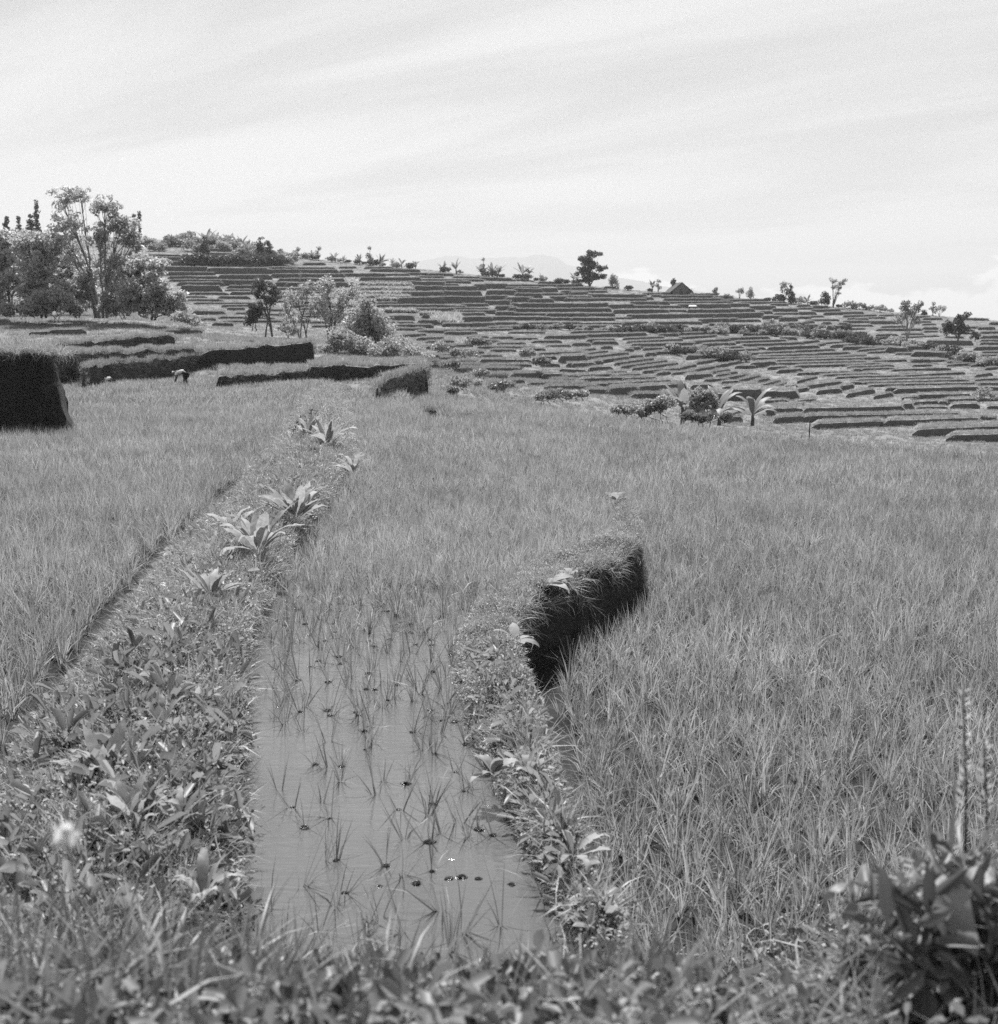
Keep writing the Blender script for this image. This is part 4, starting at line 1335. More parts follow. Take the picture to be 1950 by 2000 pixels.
# flower spikes at the right
for i, (px, y0, y1, d, lab) in enumerate(((1882, 1345, 1600, 3.8, 'tall flower spike with curled bracts standing by the path plant'), (1922, 1440, 1610, 3.9, 'shorter flower spike with curled bracts beside the tall one'))):
    t0 = gpt(px, y0, d); b0 = gpt(px + 8, 1640, d); b0.z = bank_z(b0.x, b0.y)
    r = empty('flower_spike', b0)
    tag(r, lab, 'flower')
    d0 = t0 - b0
    tube('stem', [(0, 0, -0.02), (d0 * 0.5 + Vector((0.008, 0, 0)))[:], d0[:]], 0.005, 0.0025, M['wood'], r)
    g = random.Random(i)
    V, Fc = [], []
    for k in range(46):
        t = 0.42 + 0.58 * k / 46
        c = d0 * t
        a = g.uniform(0, 6.28)
        e = Vector((math.cos(a), math.sin(a), 0.35)); s_ = Vector((-math.sin(a), math.cos(a), 0))
        l = 0.028 * (1.15 - 0.4 * (t - 0.42))
        b_ = len(V)
        V += [c[:], (c + e * l * .5 + s_ * .006)[:], (c + e * l + Vector((0, 0, .008)))[:], (c + e * l * .5 - s_ * .006)[:]]
        Fc.append((b_, b_ + 1, b_ + 2, b_ + 3))
    link('bracts', mesh('bracts', V, Fc), r, [M['drygrass']])

# white flower on a thin stalk at the left
for px, py, d, sz, lab in ((130, 1632, 2.3, 0.021, 'white round flower head on a thin stalk in the left foreground grass'),):
    c = gpt(px, py, d); gz = bank_z(c.x + 0.05, c.y)
    r = empty('white_flower', (c.x + 0.05, c.y, gz)); tag(r, lab, 'flower')
    tube('stem', [(0, 0, -0.02), (-0.02, 0, (c.z - gz) * 0.6), (-0.05, 0, c.z - gz)], 0.004, 0.0025, M['grass'], r)
    g = random.Random(3); V, Fc = [], []
    for k in range(90):
        v = Vector((g.gauss(0, 1), g.gauss(0, 1), g.gauss(0, 1))).normalized()
        s_ = v.orthogonal().normalized() * sz * 0.22; c0 = Vector((-0.05, 0, c.z - gz)) + v * sz * 0.3; b_ = len(V)
        V += [c0[:], (c0 + v * sz * .5 + s_)[:], (c0 + v * sz)[:], (c0 + v * sz * .5 - s_)[:]]
        Fc.append((b_, b_ + 1, b_ + 2, b_ + 3))
    link('petals', mesh('petals', V, Fc), r, [M['petal']])


# ------------------------------------------------------------------ trees
def leaf_cloud(clumps, per, ls, seed, flat=0.75, droop=0.2):
    """leaf quads spread through many small clumps; clumps: list of (center, radius)"""
    g = np.random.default_rng(seed)
    V = []
    for c, r in clumps:
        n = max(12, int(per * r * r * 3.5))
        d = g.normal(0, 1, (n, 3)); d /= np.linalg.norm(d, axis=1)[:, None]
        rad = r * g.uniform(0.35, 1.0, (n, 1)) ** 0.6
        p = np.array(c) + d * rad * np.array([1, 1, flat])
        f = g.normal(0, 1, (n, 3)); f[:, 2] -= droop; f /= np.linalg.norm(f, axis=1)[:, None]
        s = np.cross(f, g.normal(0, 1, (n, 3))); s /= np.linalg.norm(s, axis=1)[:, None] + 1e-9
        l = ls * g.uniform(0.6, 1.3, (n, 1))
        V.append(np.stack([p - f * l * .5, p + s * l * .28, p + f * l * .5, p - s * l * .28], 1).reshape(-1, 3))
    V = np.concatenate(V)
    return V, np.arange(len(V)).reshape(-1, 4)


def wood_mesh(branches, seg=6):
    V, Fc = [], []
    for pts, r0, r1 in branches:
        P = [Vector(p) for p in pts]; n = len(P); o = len(V)
        for i, p in enumerate(P):
            d = (P[min(i + 1, n - 1)] - P[max(i - 1, 0)]).normalized()
            a = d.orthogonal().normalized(); b = d.cross(a)
            r = r0 + (r1 - r0) * i / max(n - 1, 1)
            for k in range(seg):
                th = 2 * math.pi * k / seg
                V.append((p + a * math.cos(th) * r + b * math.sin(th) * r)[:])
        for i in range(n - 1):
            for k in range(seg):
                Fc.append((o + i * seg + k, o + i * seg + (k + 1) % seg, o + (i + 1) * seg + (k + 1) % seg, o + (i + 1) * seg + k))
    return V, Fc


def tree(loc, H, lobes, label, name='tree', cat='tree', seed=0, ls=0.40, per=34, mat='tree', stems=1, r0=0.16, bark='bark', clump=0.75, fill=1.0, group=None, spread=0.25):
    """lobes: list of (x, z, rx, rz) crown ellipses in metres relative to the base; depth taken as width"""
    g = random.Random(seed)
    root = empty(name, loc)
    tag(root, label, cat, group)
    clumps, br = [], []
    st = []
    for s in range(stems):
        a = 2 * math.pi * s / max(stems, 1) + g.uniform(0, 1)
        st.append(Vector((math.cos(a) * spread * (stems > 1), math.sin(a) * spread * (stems > 1), 0)))
    for li, (lx, lz, rx, rz) in enumerate(lobes):
        n = max(4, int(fill * 9.0 * rx * rz / (clump * clump)))
        lob_c = Vector((lx, g.uniform(-0.3, 0.3) * rx, lz))
        sb = st[li % len(st)]
        # limb to the lobe
        pts = []
        m = 6
        for k in range(m + 1):
            t = k / m
            p = sb.lerp(lob_c, t)
            p.x = sb.x + (lob_c.x - sb.x) * t ** 1.5 + g.uniform(-.1, .1) * (0 < t < 1)
            p.y = sb.y + (lob_c.y - sb.y) * t ** 1.5
            p.z = -0.3 + (lob_c.z + 0.3) * t
            pts.append(p[:])
        br.append((pts, r0 * (0.8 + 0.4 / (1 + li)), r0 * 0.35))
        for k in range(n):
            while True:
                v = Vector((g.uniform(-1, 1), g.uniform(-1, 1), g.uniform(-1, 1)))
                if v.length <= 1: break
            v = v * (0.55 + 0.45 * v.length)
            c = lob_c + Vector((v.x * rx, v.y * rx, v.z * rz))
            rr_ = clump * g.uniform(0.45, 1.0)
            clumps.append((c[:], rr_))
            if k % 2 == 0:
                q = Vector(pts[g.randint(m // 2, m)])
                mid = q.lerp(c, 0.5) + Vector((0, 0, -0.12 * rx))
                br.append(([q[:], mid[:], c[:]], r0 * 0.25, r0 * 0.07))
    wv, wf = wood_mesh(br)
    link('trunk', mesh('trunk', wv, wf), root, [M[bark]])
    v, f = leaf_cloud(clumps, per, ls, seed + 1)
    cr = link('crown', quads_mesh('crown', v, f), root, [M[mat]])
    return root


def tree_px(bx, by, d, lob, label, **kw):
    """base pixel, distance of the ground it stands on, crown lobes in pixels (cx, cy, rx, ry)"""
    b = at_d(bx, by, d)
    k = d / F
    lobes = [((cx - bx) * k, (by - cy) * k, rx * k, ry * k) for cx, cy, rx, ry in lob]
    return tree(b, 0, lobes, label, **kw)


T = tree_px
T(190, 616, 150, [(130, 395, 24, 22), (168, 385, 22, 20), (120, 440, 20, 24), (155, 450, 24, 30), (140, 500, 26, 26)],
  'tall airy tree, highest of the grove, with thin forked pale limbs', mat='grove', seed=1, stems=3, r0=0.15, bark='paleback', fill=0.62, clump=0.6, per=30)
T(205, 616, 149, [(215, 410, 34, 24), (240, 450, 36, 30), (200, 470, 24, 34), (262, 478, 18, 30), (225, 520, 34, 30)],
  'broad airy tree leaning right of the tallest one in the grove', mat='grove', seed=2, stems=3, r0=0.16, bark='paleback', fill=0.66, clump=0.65, per=30)
T(20, 614, 150, [(10, 500, 40, 40), (40, 540, 40, 30), (-10, 560, 40, 36), (15, 470, 30, 16)], 'dense leafy tree at the edge of the grove beyond the raised bank', mat='grove', seed=3, r0=0.14, fill=1.05)
T(85, 616, 147, [(80, 520, 36, 44), (100, 480, 34, 26), (60, 560, 30, 26), (110, 570, 30, 24), (60, 478, 30, 20)], 'rounded leafy tree under the airy trees of the grove', mat='grove', seed=4, stems=2, r0=0.12, fill=1.05)
T(150, 616, 151, [(150, 570, 34, 26), (175, 545, 26, 26), (120, 590, 26, 16), (180, 590, 20, 16)], 'low bushy tree between the trunks of the airy trees', mat='grove', seed=5, stems=3, r0=0.07, fill=1.12)
T(300, 620, 146, [(300, 560, 40, 34), (270, 530, 34, 28), (335, 585, 34, 26), (345, 605, 26, 12), (260, 580, 34, 30), (310, 525, 26, 20), (300, 600, 40, 16)],
  'big bushy tree with glossy leaves closing the grove towards the terraces', mat='grove', seed=6, stems=4, r0=0.09, fill=1.12)
T(240, 618, 148, [(235, 585, 30, 24), (215, 600, 22, 14), (255, 600, 24, 14)], 'dark shrub at the foot of the broad airy tree', name='shrub', cat='shrub', seed=7, stems=3, r0=0.05, mat='shrub', fill=0.9)
T(45, 618, 146, [(40, 600, 26, 12), (75, 606, 24, 9), (10, 604, 26, 10)], 'pale low scrub at the foot of the grove', name='shrub', cat='shrub', seed=8, stems=3, r0=0.03, mat='grass', fill=1.0)
T(110, 618, 145, [(110, 590, 40, 22), (70, 600, 30, 14), (150, 600, 26, 14)], 'spreading scrub under the rounded tree of the grove', name='shrub', cat='shrub', seed=9, stems=4, r0=0.05, mat='tree', fill=1.20)
T(-20, 612, 152, [(-20, 540, 46, 60), (10, 480, 40, 22), (-40, 580, 40, 30)], 'dense tree filling the far corner of the grove', mat='grove', seed=10, stems=2, r0=0.14, fill=0.84)
T(180, 560, 175, [(90, 500, 50, 30), (150, 520, 50, 30), (30, 480, 50, 24), (220, 545, 40, 26), (100, 550, 60, 30)], 'broad leafy tree standing behind the airy trees', mat='grove', seed=18, stems=3, r0=0.15, fill=0.90, clump=0.9)
T(370, 634, 140, [(362, 618, 22, 10), (380, 626, 14, 7)], 'scrub trailing from the big bushy tree towards the gap', name='shrub', cat='shrub', seed=19, stems=3, r0=0.04, mat='shrub', fill=0.9)
# middle group
T(525, 652, 136, [(512, 556, 18, 13), (538, 570, 14, 12), (505, 575, 10, 10), (532, 590, 15, 10), (514, 602, 7, 6)], 'lollipop tree with two bare trunks and a dark round crown', seed=11, stems=2, r0=0.10, mat='darktree', per=60, clump=0.5, fill=1.2, spread=0.35, ls=0.24)
T(497, 640, 137, [(495, 615, 11, 20), (508, 605, 10, 14), (486, 628, 8, 10)], 'small dark upright shrub beside the lollipop tree', name='shrub', cat='shrub', seed=12, stems=2, r0=0.05, mat='darktree', fill=1.0, clump=0.45)
T(592, 658, 134, [(580, 580, 26, 22), (605, 560, 20, 14), (565, 610, 16, 20), (612, 600, 16, 22), (590, 625, 14, 10)], 'small open tree with several thin leaning stems', seed=13, stems=4, r0=0.07, per=26, fill=0.83, clump=0.5, ls=0.27, spread=0.4)
T(645, 655, 136, [(640, 560, 20, 20), (625, 590, 16, 22), (665, 590, 26, 28), (650, 620, 26, 20), (690, 570, 14, 24)], 'leafy tree with a pointed crown in the middle group', seed=14, stems=2, r0=0.09, per=26, fill=1.12, clump=0.6, ls=0.28)
T(735, 700, 130, [(720, 620, 28, 28), (745, 640, 30, 30), (700, 650, 28, 22), (765, 665, 24, 20), (715, 590, 16, 12)], 'wide leafy tree with a grey trunk, largest of the middle group', seed=15, stems=2, r0=0.12, per=26, fill=1.27, clump=0.6, ls=0.28)
T(700, 690, 131, [(690, 640, 26, 22), (672, 655, 20, 18), (705, 615, 20, 20), (715, 655, 24, 20)], 'round-headed tree between the pointed and the wide tree of the middle group', seed=24, stems=3, r0=0.08, per=26, fill=1.20, clump=0.6, ls=0.28)
T(790, 700, 128, [(780, 672, 22, 16), (800, 685, 16, 10), (760, 680, 18, 14)], 'bushy tree closing the slope of the middle group', seed=25, stems=3, r0=0.06, per=26, fill=1.35, clump=0.55, ls=0.28)
T(560, 660, 133, [(556, 640, 14, 12), (572, 648, 14, 9)], 'low light scrub under the small open tree', name='shrub', cat='shrub', seed=26, stems=3, r0=0.04, mat='tree', fill=0.8, clump=0.5, ls=0.27)
T(690, 698, 126, [(660, 660, 28, 22), (690, 672, 34, 22), (640, 680, 20, 12), (720, 685, 28, 14)], 'rounded bush at the foot of the middle group', name='shrub', cat='shrub', seed=16, stems=3, r0=0.05, mat='tree', fill=1.40, clump=0.55, ls=0.27)
T(775, 704, 124, [(770, 678, 32, 20), (808, 690, 22, 10), (745, 685, 26, 16), (830, 697, 16, 6)], 'low bush trailing off the middle group onto the paddy edge', name='shrub', cat='shrub', seed=17, stems=3, r0=0.04, mat='shrub', fill=1.40, clump=0.5, ls=0.27)


# ------------------------------------------------------------------ plants on the hill: a few kinds, copied
def copy_tree(root, loc, s, label, group=None, rz=None):
    r = root.copy(); COL.objects.link(r)
    r.location = loc; r.scale = (s, s, s)
    r.rotation_euler = (0, 0, random.uniform(0, 6.28) if rz is None else rz)
    r['label'] = label
    if group: r['group'] = group
    for ch in root.children:
        c = ch.copy(); COL.objects.link(c); c.parent = r
    return r


def banana_meshes(seed, nl=10, h=0.9, ll=2.3, wd=0.5, dr=1.2):
    g = random.Random(seed)
    br = [([(0, 0, -0.3), (0.03, 0, h * 0.5), (0.0, 0.02, h)], 0.16, 0.10)]
    wv, wf = wood_mesh(br, 7)
    out = []
    for i in range(nl):
        a = 2 * math.pi * i / nl + g.uniform(-.4, .4)
        el = g.uniform(0.45, 1.45)
        V, Fc = [], []
        l = ll * g.uniform(0.75, 1.1); segs = 8
        p = Vector((0, 0, h - 0.05)); ang = el
        d = Vector((math.cos(a), math.sin(a), 0)); s = Vector((-math.sin(a), math.cos(a), 0))
        for k in range(segs + 1):
            t = k / segs
            w_ = wd * 0.5 * (0.04 if t < 0.12 else (math.sin(math.pi * min(1, (t - 0.08) / 0.95)) ** 0.5))
            if k == segs: w_ = 0.02
            rag = g.uniform(0.75, 1.05)
            V += [(p - s * w_ * rag - Vector((0, 0, w_ * 0.35)))[:], p[:], (p + s * w_ * rag - Vector((0, 0, w_ * 0.35)))[:]]
            p = p + (d * math.cos(ang) + Vector((0, 0, math.sin(ang)))) * l / segs
            ang -= dr / segs * g.uniform(0.6, 1.3) * (0.4 + t)
        for k in range(segs):
            b = 3 * k
            Fc += [(b, b + 1, b + 4, b + 3), (b + 1, b + 2, b + 5, b + 4)]
        out.append((V, Fc))
    return wv, wf, out


def banana(loc, s, label, seed, group=None, **kw):
    wv, wf, lv = banana_meshes(seed, **kw)
    r = empty('banana_plant', loc); tag(r, label, 'banana plant', group)
    link('trunk', mesh('trunk', wv, wf), r, [M['bark']])
    for V, Fc in lv:
        link('leaf', mesh('leaf', V, Fc), r, [M['banana']])
    r.scale = (s, s, s)
    return r


# the banana clump on the edge of the paddies
zc_ = -0.62
banana(at(1333, 822, zc_), 0.62, 'banana plant with two torn upright leaves beside the rounded bush', 21, nl=10, h=0.9, ll=2.1, wd=0.62, dr=0.8)
banana(at(1405, 823, zc_), 0.56, 'banana plant with long arching leaves in the middle of the clump', 22, nl=11, h=0.6, ll=2.9, wd=0.66, dr=2.0)
banana(at(1470, 824, zc_), 0.54, 'banana plant with leaves arching low at the valley end of the clump', 23, nl=11, h=0.5, ll=2.8, wd=0.64, dr=2.1)
T(1300, 820, 51, [(1275, 793, 26, 12), (1300, 785, 18, 12), (1255, 806, 18, 8)], 'rounded pale bush at the foot of the banana plants', name='shrub', cat='shrub', seed=31, stems=3, r0=0.015, mat='tree', clump=0.22, ls=0.10, per=700, fill=1.6)
T(1375, 822, 53, [(1372, 770, 22, 14), (1390, 785, 20, 14), (1355, 790, 14, 14)], 'leafy shrub standing between the banana plants', name='shrub', cat='shrub', seed=32, stems=3, r0=0.02, mat='tree', clump=0.22, ls=0.10, per=600, fill=1.3)
T(1350, 824, 50, [(1345, 812, 16, 9), (1375, 814, 22, 8), (1420, 815, 14, 7)], 'low trailing bush under the banana leaves', name='shrub', cat='shrub', seed=33, stems=3, r0=0.012, mat='weed', clump=0.2, ls=0.09, per=800, fill=1.6)
for i, (px, py, d, w_, h_, lab) in enumerate((
        (1090, 772, 66, 34, 14, 'weedy bush on the dark edge where the paddies meet the valley'), (1130, 770, 66, 24, 9, 'low bush next to the weedy edge bush'),
        (1215, 800, 57, 26, 9, 'shadowed bush on the paddy rim before the banana clump'), (975, 755, 74, 26, 16, 'twiggy bush with an upright shoot on the paddy rim'),
        (905, 690, 118, 34, 12, 'mounded bush below the far terraces'), (860, 680, 120, 26, 14, 'dark bush among pale grass below the terraces'),
        (940, 730, 92, 22, 9, 'pale bush at the rim of the middle paddies'), (880, 712, 104, 24, 9, 'pale ragged bush on the small steps'),
        (905, 750, 77, 48, 16, 'ragged bush added as the shade of a dip in the middle paddies'), (1066, 775, 64, 40, 14, 'bush added as the shade of a dip in the paddy rim'), (1235, 802, 57, 50, 14, 'bush added as the shaded dip on the rim next to the banana clump'),  # three bushes added where there are only shadowed dips
        (884, 764, 71, 8, 8, 'tiny dark bush standing alone in the rice'), (1030, 690, 150, 22, 8, 'bush on the round knoll of the valley'),
        (1060, 705, 142, 26, 9, 'bush on the slope under the knoll'), (935, 668, 160, 30, 8, 'scrub at the end of the long terrace'))):
    T(px, py + 2, d, [(px, py - h_ * 0.3, w_ * 0.5, h_ * 0.5), (px + w_ * 0.4, py - h_ * 0.1, w_ * 0.3, h_ * 0.3), (px - w_ * 0.4, py - h_ * 0.1, w_ * 0.3, h_ * 0.3)],
      lab, name='shrub', cat='shrub', seed=40 + i, stems=3, r0=0.0003 * d, mat='shrub' if i % 3 else 'weed', clump=0.0045 * d, ls=0.0021 * d, per=130 * (100 / d) ** 2, fill=0.9)

# twiggy shrub at the end of the weedy bund
T(598, 862, 36, [(590, 825, 10, 18), (612, 815, 9, 20), (575, 838, 9, 12), (625, 838, 10, 12), (603, 845, 16, 10)], 'twiggy shrub on the far end of the weedy bund', name='shrub', cat='shrub', seed=55, stems=5, r0=0.012, mat='weed', clump=0.13, ls=0.07, per=330, fill=0.6, spread=0.15)
T(640, 835, 40, [(645, 815, 9, 12), (632, 822, 9, 10)], 'small shoots next to the twiggy shrub on the bund', name='shrub', cat='shrub', seed=56, stems=3, r0=0.01, mat='weed', clump=0.13, ls=0.07, per=300, fill=0.6, spread=0.15)


def sky_y(px):
    p, d = hill_col(px); return p[-1], d[-1]


G_SKY = 'plants along the crest of the hill'
BP = [banana((0, -300, -23), 1.0, 'banana plant on the crest', 70 + i, nl=(8, 12, 10, 7, 13)[i], h=(0.7, 0.5, 1.3, 0.9, 0.4)[i], ll=(2.3, 1.9, 2.1, 2.6, 2.2)[i], wd=0.62, dr=(1.0, 0.5, 1.5, 0.9, 1.3)[i]) for i in range(5)]
used = [0] * 5


def crest_banana(px, hpx, lab, dy=1.0, grp=G_SKY):
    y, d = sky_y(px)
    loc = at_d(px, y + dy, d - 3)
    s = hpx * d / F / 2.5 * random.uniform(0.7, 1.2)
    k = random.randrange(5)
    if used[k] == 0:
        used[k] = 1
        r = BP[k]; r.location = loc; r.scale = (s, s, s); r['label'] = lab; r['group'] = grp
    else:
        r = copy_tree(BP[k], loc, s, lab, grp)
    r.rotation_euler = (random.uniform(-.25, .25), random.uniform(-.25, .25), random.uniform(0, 6.28))
    return r


LB = 'ragged banana plant standing alone on the crest of the terraced hill'
for px, h in ((420, 26), (448, 28), (470, 24), (500, 22), (405, 22), (435, 22), (485, 24)):
    crest_banana(px, h * 1.25, 'banana plant in the dense thicket above the left terraces', 12, 'bananas in the thicket on the hill')
CB = {610: 'banana plant beside the feathery tree with the leaning tip', 742: 'full banana plant next to the tall slim tufted tree', 768: 'small drooping banana plant alone on the crest', 785: 'upright banana plant like a shuttlecock on the crest', 812: 'spidery banana plant alone on the crest', 892: 'banana plant with stiff spread leaves standing alone on the crest', 942: 'banana plant at the foot of the thin bare-topped tree', 1274: 'banana plant on a stem beside the spindly sapling', 1346: 'banana plant against the side of the hut', 1578: 'banana plant beside the bamboo thicket'}
for px, h in ((610, 18), (655, 16), (672, 17), (703, 18), (742, 24), (768, 14), (785, 20), (812, 22), (866, 16), (892, 24), (942, 22), (962, 24), (972, 26), (1020, 24), (1032, 20), (1055, 15), (1098, 14), (1120, 18), (1274, 22), (1346, 16), (1578, 20)):
    crest_banana(px, h, CB.get(px, 'banana plant growing in a ragged group on the crest of the hill'), 1.5)
# upright slim trees and other crest trees
for i, (px, top, w_, lab, mt) in enumerate((
        (582, 484, 9, 'slim tree with a bare mast on the crest', 'tree'), (622, 483, 8, 'slim feathery tree with a leaning tip on the crest', 'tree'),
        (722, 480, 14, 'tall slim tree with a tufted top on the crest', 'tree'), (944, 502, 7, 'thin tree beside bananas with a bare top on the crest', 'tree'),
        (1198, 535, 10, 'small round-headed tree right of the big crest tree', 'tree'), (1286, 545, 8, 'spindly sapling left of the hut', 'tree'),
        (1316, 545, 7, 'dark bushy tree against the hut gable', 'darktree'), (1445, 562, 9, 'pair-forming small tree on the right crest, flat topped', 'tree'),
        (1466, 560, 8, 'small leaning tree with a tufted head on the right crest', 'tree'), (1532, 552, 14, 'airy tree at the end of the bamboo thicket', 'tree'),
        (1545, 558, 12, 'dark pointed tree inside the bamboo thicket', 'darktree'), (1522, 575, 20, 'dense dark thicket on the right crest', 'darktree'),
        (1562, 580, 16, 'low dark thicket trailing from the bamboo', 'shrub'), (1612, 570, 12, 'dark rounded tree left of the umbrella tree', 'darktree'),
        (1660, 588, 18, 'low dark bush right of the umbrella tree', 'shrub'), (1680, 590, 16, 'ragged bush on the descending right crest', 'shrub'),
        (1700, 596, 14, 'small plume bush on the descending right crest', 'shrub'), (1822, 590, 7, 'bare thin sapling on the low right crest', 'tree'),
        (1835, 597, 16, 'round airy tree on the low right crest', 'tree'), (1806, 607, 6, 'tiny heart-shaped tree on the low right crest', 'darktree'),
        (1398, 561, 4, 'little sapling on the bare crest right of the hut', 'tree'), (328, 462, 9, 'small dark tree above the left terraces', 'darktree'),
        (400, 463, 12, 'dark cone of a tree over the left thicket', 'darktree'), (510, 458, 9, 'tall tufted tree rising from the thicket', 'darktree'),
        (525, 472, 14, 'rounded dark tree at the end of the thicket', 'darktree'), (548, 487, 8, 'small dark tree beyond the thicket', 'darktree'), (395, 480, 16, 'large dark leafy bush at the head of the left terraces', 'darktree'))):
    y, d = sky_y(px)
    by = y + 2
    dn = d - 2
    if px in (395, 510, 525, 400): by, dn = y + 26, d - 45
    hh = by - top
    if 'slim' in lab or 'thin' in lab or 'spindly' in lab or 'sapling' in lab:
        lob = [(px + 1, top + hh * 0.14, w_ * 0.25, hh * 0.14), (px - 2, top + hh * 0.45, w_ * 0.4, hh * 0.12), (px + 2, top + hh * 0.7, w_ * 0.5, hh * 0.15)]
    elif 'flat' in lab or 'airy' in lab:
        lob = [(px, top + hh * 0.15, w_ * 0.8, hh * 0.14), (px - w_ * .4, top + hh * 0.35, w_ * 0.4, hh * 0.13), (px + w_ * .5, top + hh * 0.4, w_ * 0.4, hh * 0.12)]
    elif 'cone' in lab or 'pointed' in lab:
        lob = [(px, top + hh * 0.2, w_ * 0.3, hh * 0.2), (px, top + hh * 0.55, w_ * 0.6, hh * 0.3), (px, top + hh * 0.8, w_ * 0.8, hh * 0.2)]
    else:
        lob = [(px, top + hh * 0.3, w_ * 0.6, hh * 0.3), (px - w_ * .4, top + hh * 0.6, w_ * 0.5, hh * 0.3), (px + w_ * .4, top + hh * 0.6, w_ * 0.5, hh * 0.3)]
    T(px, by, dn, lob, lab, name='tree' if hh > 16 else 'shrub', cat='tree' if hh > 16 else 'shrub', seed=200 + i, r0=0.09, mat=mt, clump=0.8, ls=0.55, per=16, fill=0.8)
# the big layered tree on the crest
y, d = sky_y(1155)
T(1152, y + 4, d - 4, [(1158, 497, 16, 6), (1140, 508, 10, 6), (1152, 520, 16, 8), (1176, 526, 12, 6), (1140, 532, 16, 8), (1165, 540, 18, 7), (1145, 546, 14, 6), (1150, 510, 8, 12)],
  'large layered tree standing out on the crest above the middle terraces', seed=260, r0=0.22, mat='darktree', clump=0.9, ls=0.55, per=22, fill=0.9)
y, d = sky_y(1635)
T(1628, y + 3, d - 3, [(1625, 550, 10, 4), (1642, 555, 10, 4), (1633, 562, 9, 4), (1648, 548, 7, 3), (1640, 572, 6, 3)], 'umbrella-shaped tree with a bare leaning trunk on the right crest', seed=261, r0=0.16, mat='tree', clump=0.8, ls=0.5, per=16, fill=0.8)
# conifers behind the grove
for i, (px, top, by, w_, d, lab) in enumerate(((14, 424, 460, 8, 380, 'squat dark conifer on the far left crest'), (38, 426, 462, 8, 380, 'dark conifer next to the squat one on the left crest'),
        (60, 420, 465, 11, 370, 'broad dark conifer behind the grove'), (73, 396, 465, 10, 370, 'tall spired conifer behind the grove'), (263, 420, 475, 3.2, 390, 'slim cypress spire behind the airy trees, slightly shorter'),
        (274, 417, 478, 3.6, 390, 'slim cypress spire behind the airy trees, slightly fuller'))):
    n = 6
    lob = [(px, top + (by - top) * (0.08 + 0.86 * k / (n - 1)), w_ * (0.2 + 0.8 * k / (n - 1)), (by - top) * 0.11) for k in range(n)]
    T(px, by, d, lob, lab, name='conifer', seed=280 + i, r0=0.14, mat='darktree', clump=0.75, ls=0.5, per=24, fill=0.9)
# trees low on the right slope
T(1772, 664, 240, [(1772, 610, 16, 14), (1790, 598, 10, 10), (1755, 622, 12, 10), (1785, 630, 12, 10), (1768, 595, 8, 8)], 'feathery tree on a pale stem among the scrub of the right slope', seed=290, r0=0.11, bark='paleback', mat='shrub', clump=0.7, ls=0.4, per=24, fill=0.8)
T(1872, 662, 245, [(1872, 625, 12, 12), (1884, 614, 6, 6), (1862, 640, 16, 10), (1880, 645, 12, 10), (1850, 640, 12, 14)], 'dark ragged tree on the right slope', seed=291, r0=0.12, mat='darktree', clump=0.7, ls=0.4, per=30, fill=1.0)
T(1905, 664, 240, [(1905, 656, 10, 8)], 'round dark bush right of the ragged tree', name='shrub', cat='shrub', seed=292, r0=0.06, mat='darktree', clump=0.6, ls=0.4, per=30, fill=1.2)
T(1918, 782, 150, [(1925, 765, 12, 8), (1908, 772, 9, 6), (1940, 775, 10, 7)], 'bushy clump between terraces at the right edge of the valley', name='shrub', cat='shrub', seed=293, stems=3, r0=0.03, mat='shrub', clump=0.5, ls=0.3, per=40, fill=1.0)

# hedge of scrub along the mid slope
SH = []
for i in range(4):
    SH.append(tree((0, -300, -23), 0, [(0, 0.9, 1.5, 0.8), (1.1, 0.6, 1.0, 0.6), (-1.1, 0.6, 1.0, 0.6)], 'scrub', name='shrub', cat='shrub', seed=330 + i, stems=3, r0=0.05, mat='shrub' if i % 2 else 'darktree', clump=0.6, ls=0.38, per=34, fill=0.9))
first = [True] * 4
G_H = 'scrub bushes in a line along the middle of the slope'
LH = 'dark scrub bush in the line along the middle of the slope'
hp, hseg = [], []
HLAB = ['dark scrub bush above the long curved terraces, near the tiny shelter',
        'dark scrub bush in the thick stretch of the slope hedge',
        'dark scrub bush where the slope hedge dips past the stepped fields',
        'dark scrub bush in the tall stretch of hedge under the feathery tree',
        'dark scrub bush below the ragged tree on the right slope',
        'scrub bush on the banks at the low end of the slope hedge',
        'scrub bush among the small stepped fields over the hedge',
        'small pale scrub bush in the thin start of the slope hedge',
        'dark bush in the patch between the broad curved terraces',
        'low dark bush on the long terrace bank above the bean-shaped fields',
        'dark bush beside the low dark terrace patch']
for x0, y0, x1, y1, n in ((1205, 646, 1420, 648, 20), (1400, 648, 1530, 650, 14), (1530, 650, 1680, 662, 18), (1660, 668, 1770, 672, 14), (1775, 678, 1870, 690, 12), (1865, 700, 1945, 712, 12), (1490, 638, 1660, 642, 8), (1000, 640, 1200, 644, 12), (1400, 700, 1462, 702, 6), (1300, 686, 1370, 688, 5), (1380, 698, 1420, 700, 3)):
    for k in range(n):
        t = (k + random.uniform(0.1, 0.9)) / n
        hp.append((x0 + (x1 - x0) * t, y0 + (y1 - y0) * t + random.uniform(-3, 3), HLAB[len(hseg)]))
    hseg.append(1)
for j, (px, py, LH) in enumerate(hp):
    loc = hill_at(px, py + 2)
    k = random.randrange(4)
    s = random.uniform(0.55, 1.15) * (0.6 if px < 1200 else 1.0)
    if first[k]:
        first[k] = False
        r = SH[k]; r.location = loc; r.scale = (s,) * 3; r['label'] = LH; r['group'] = G_H
    else:
        copy_tree(SH[k], loc, s, LH, G_H)
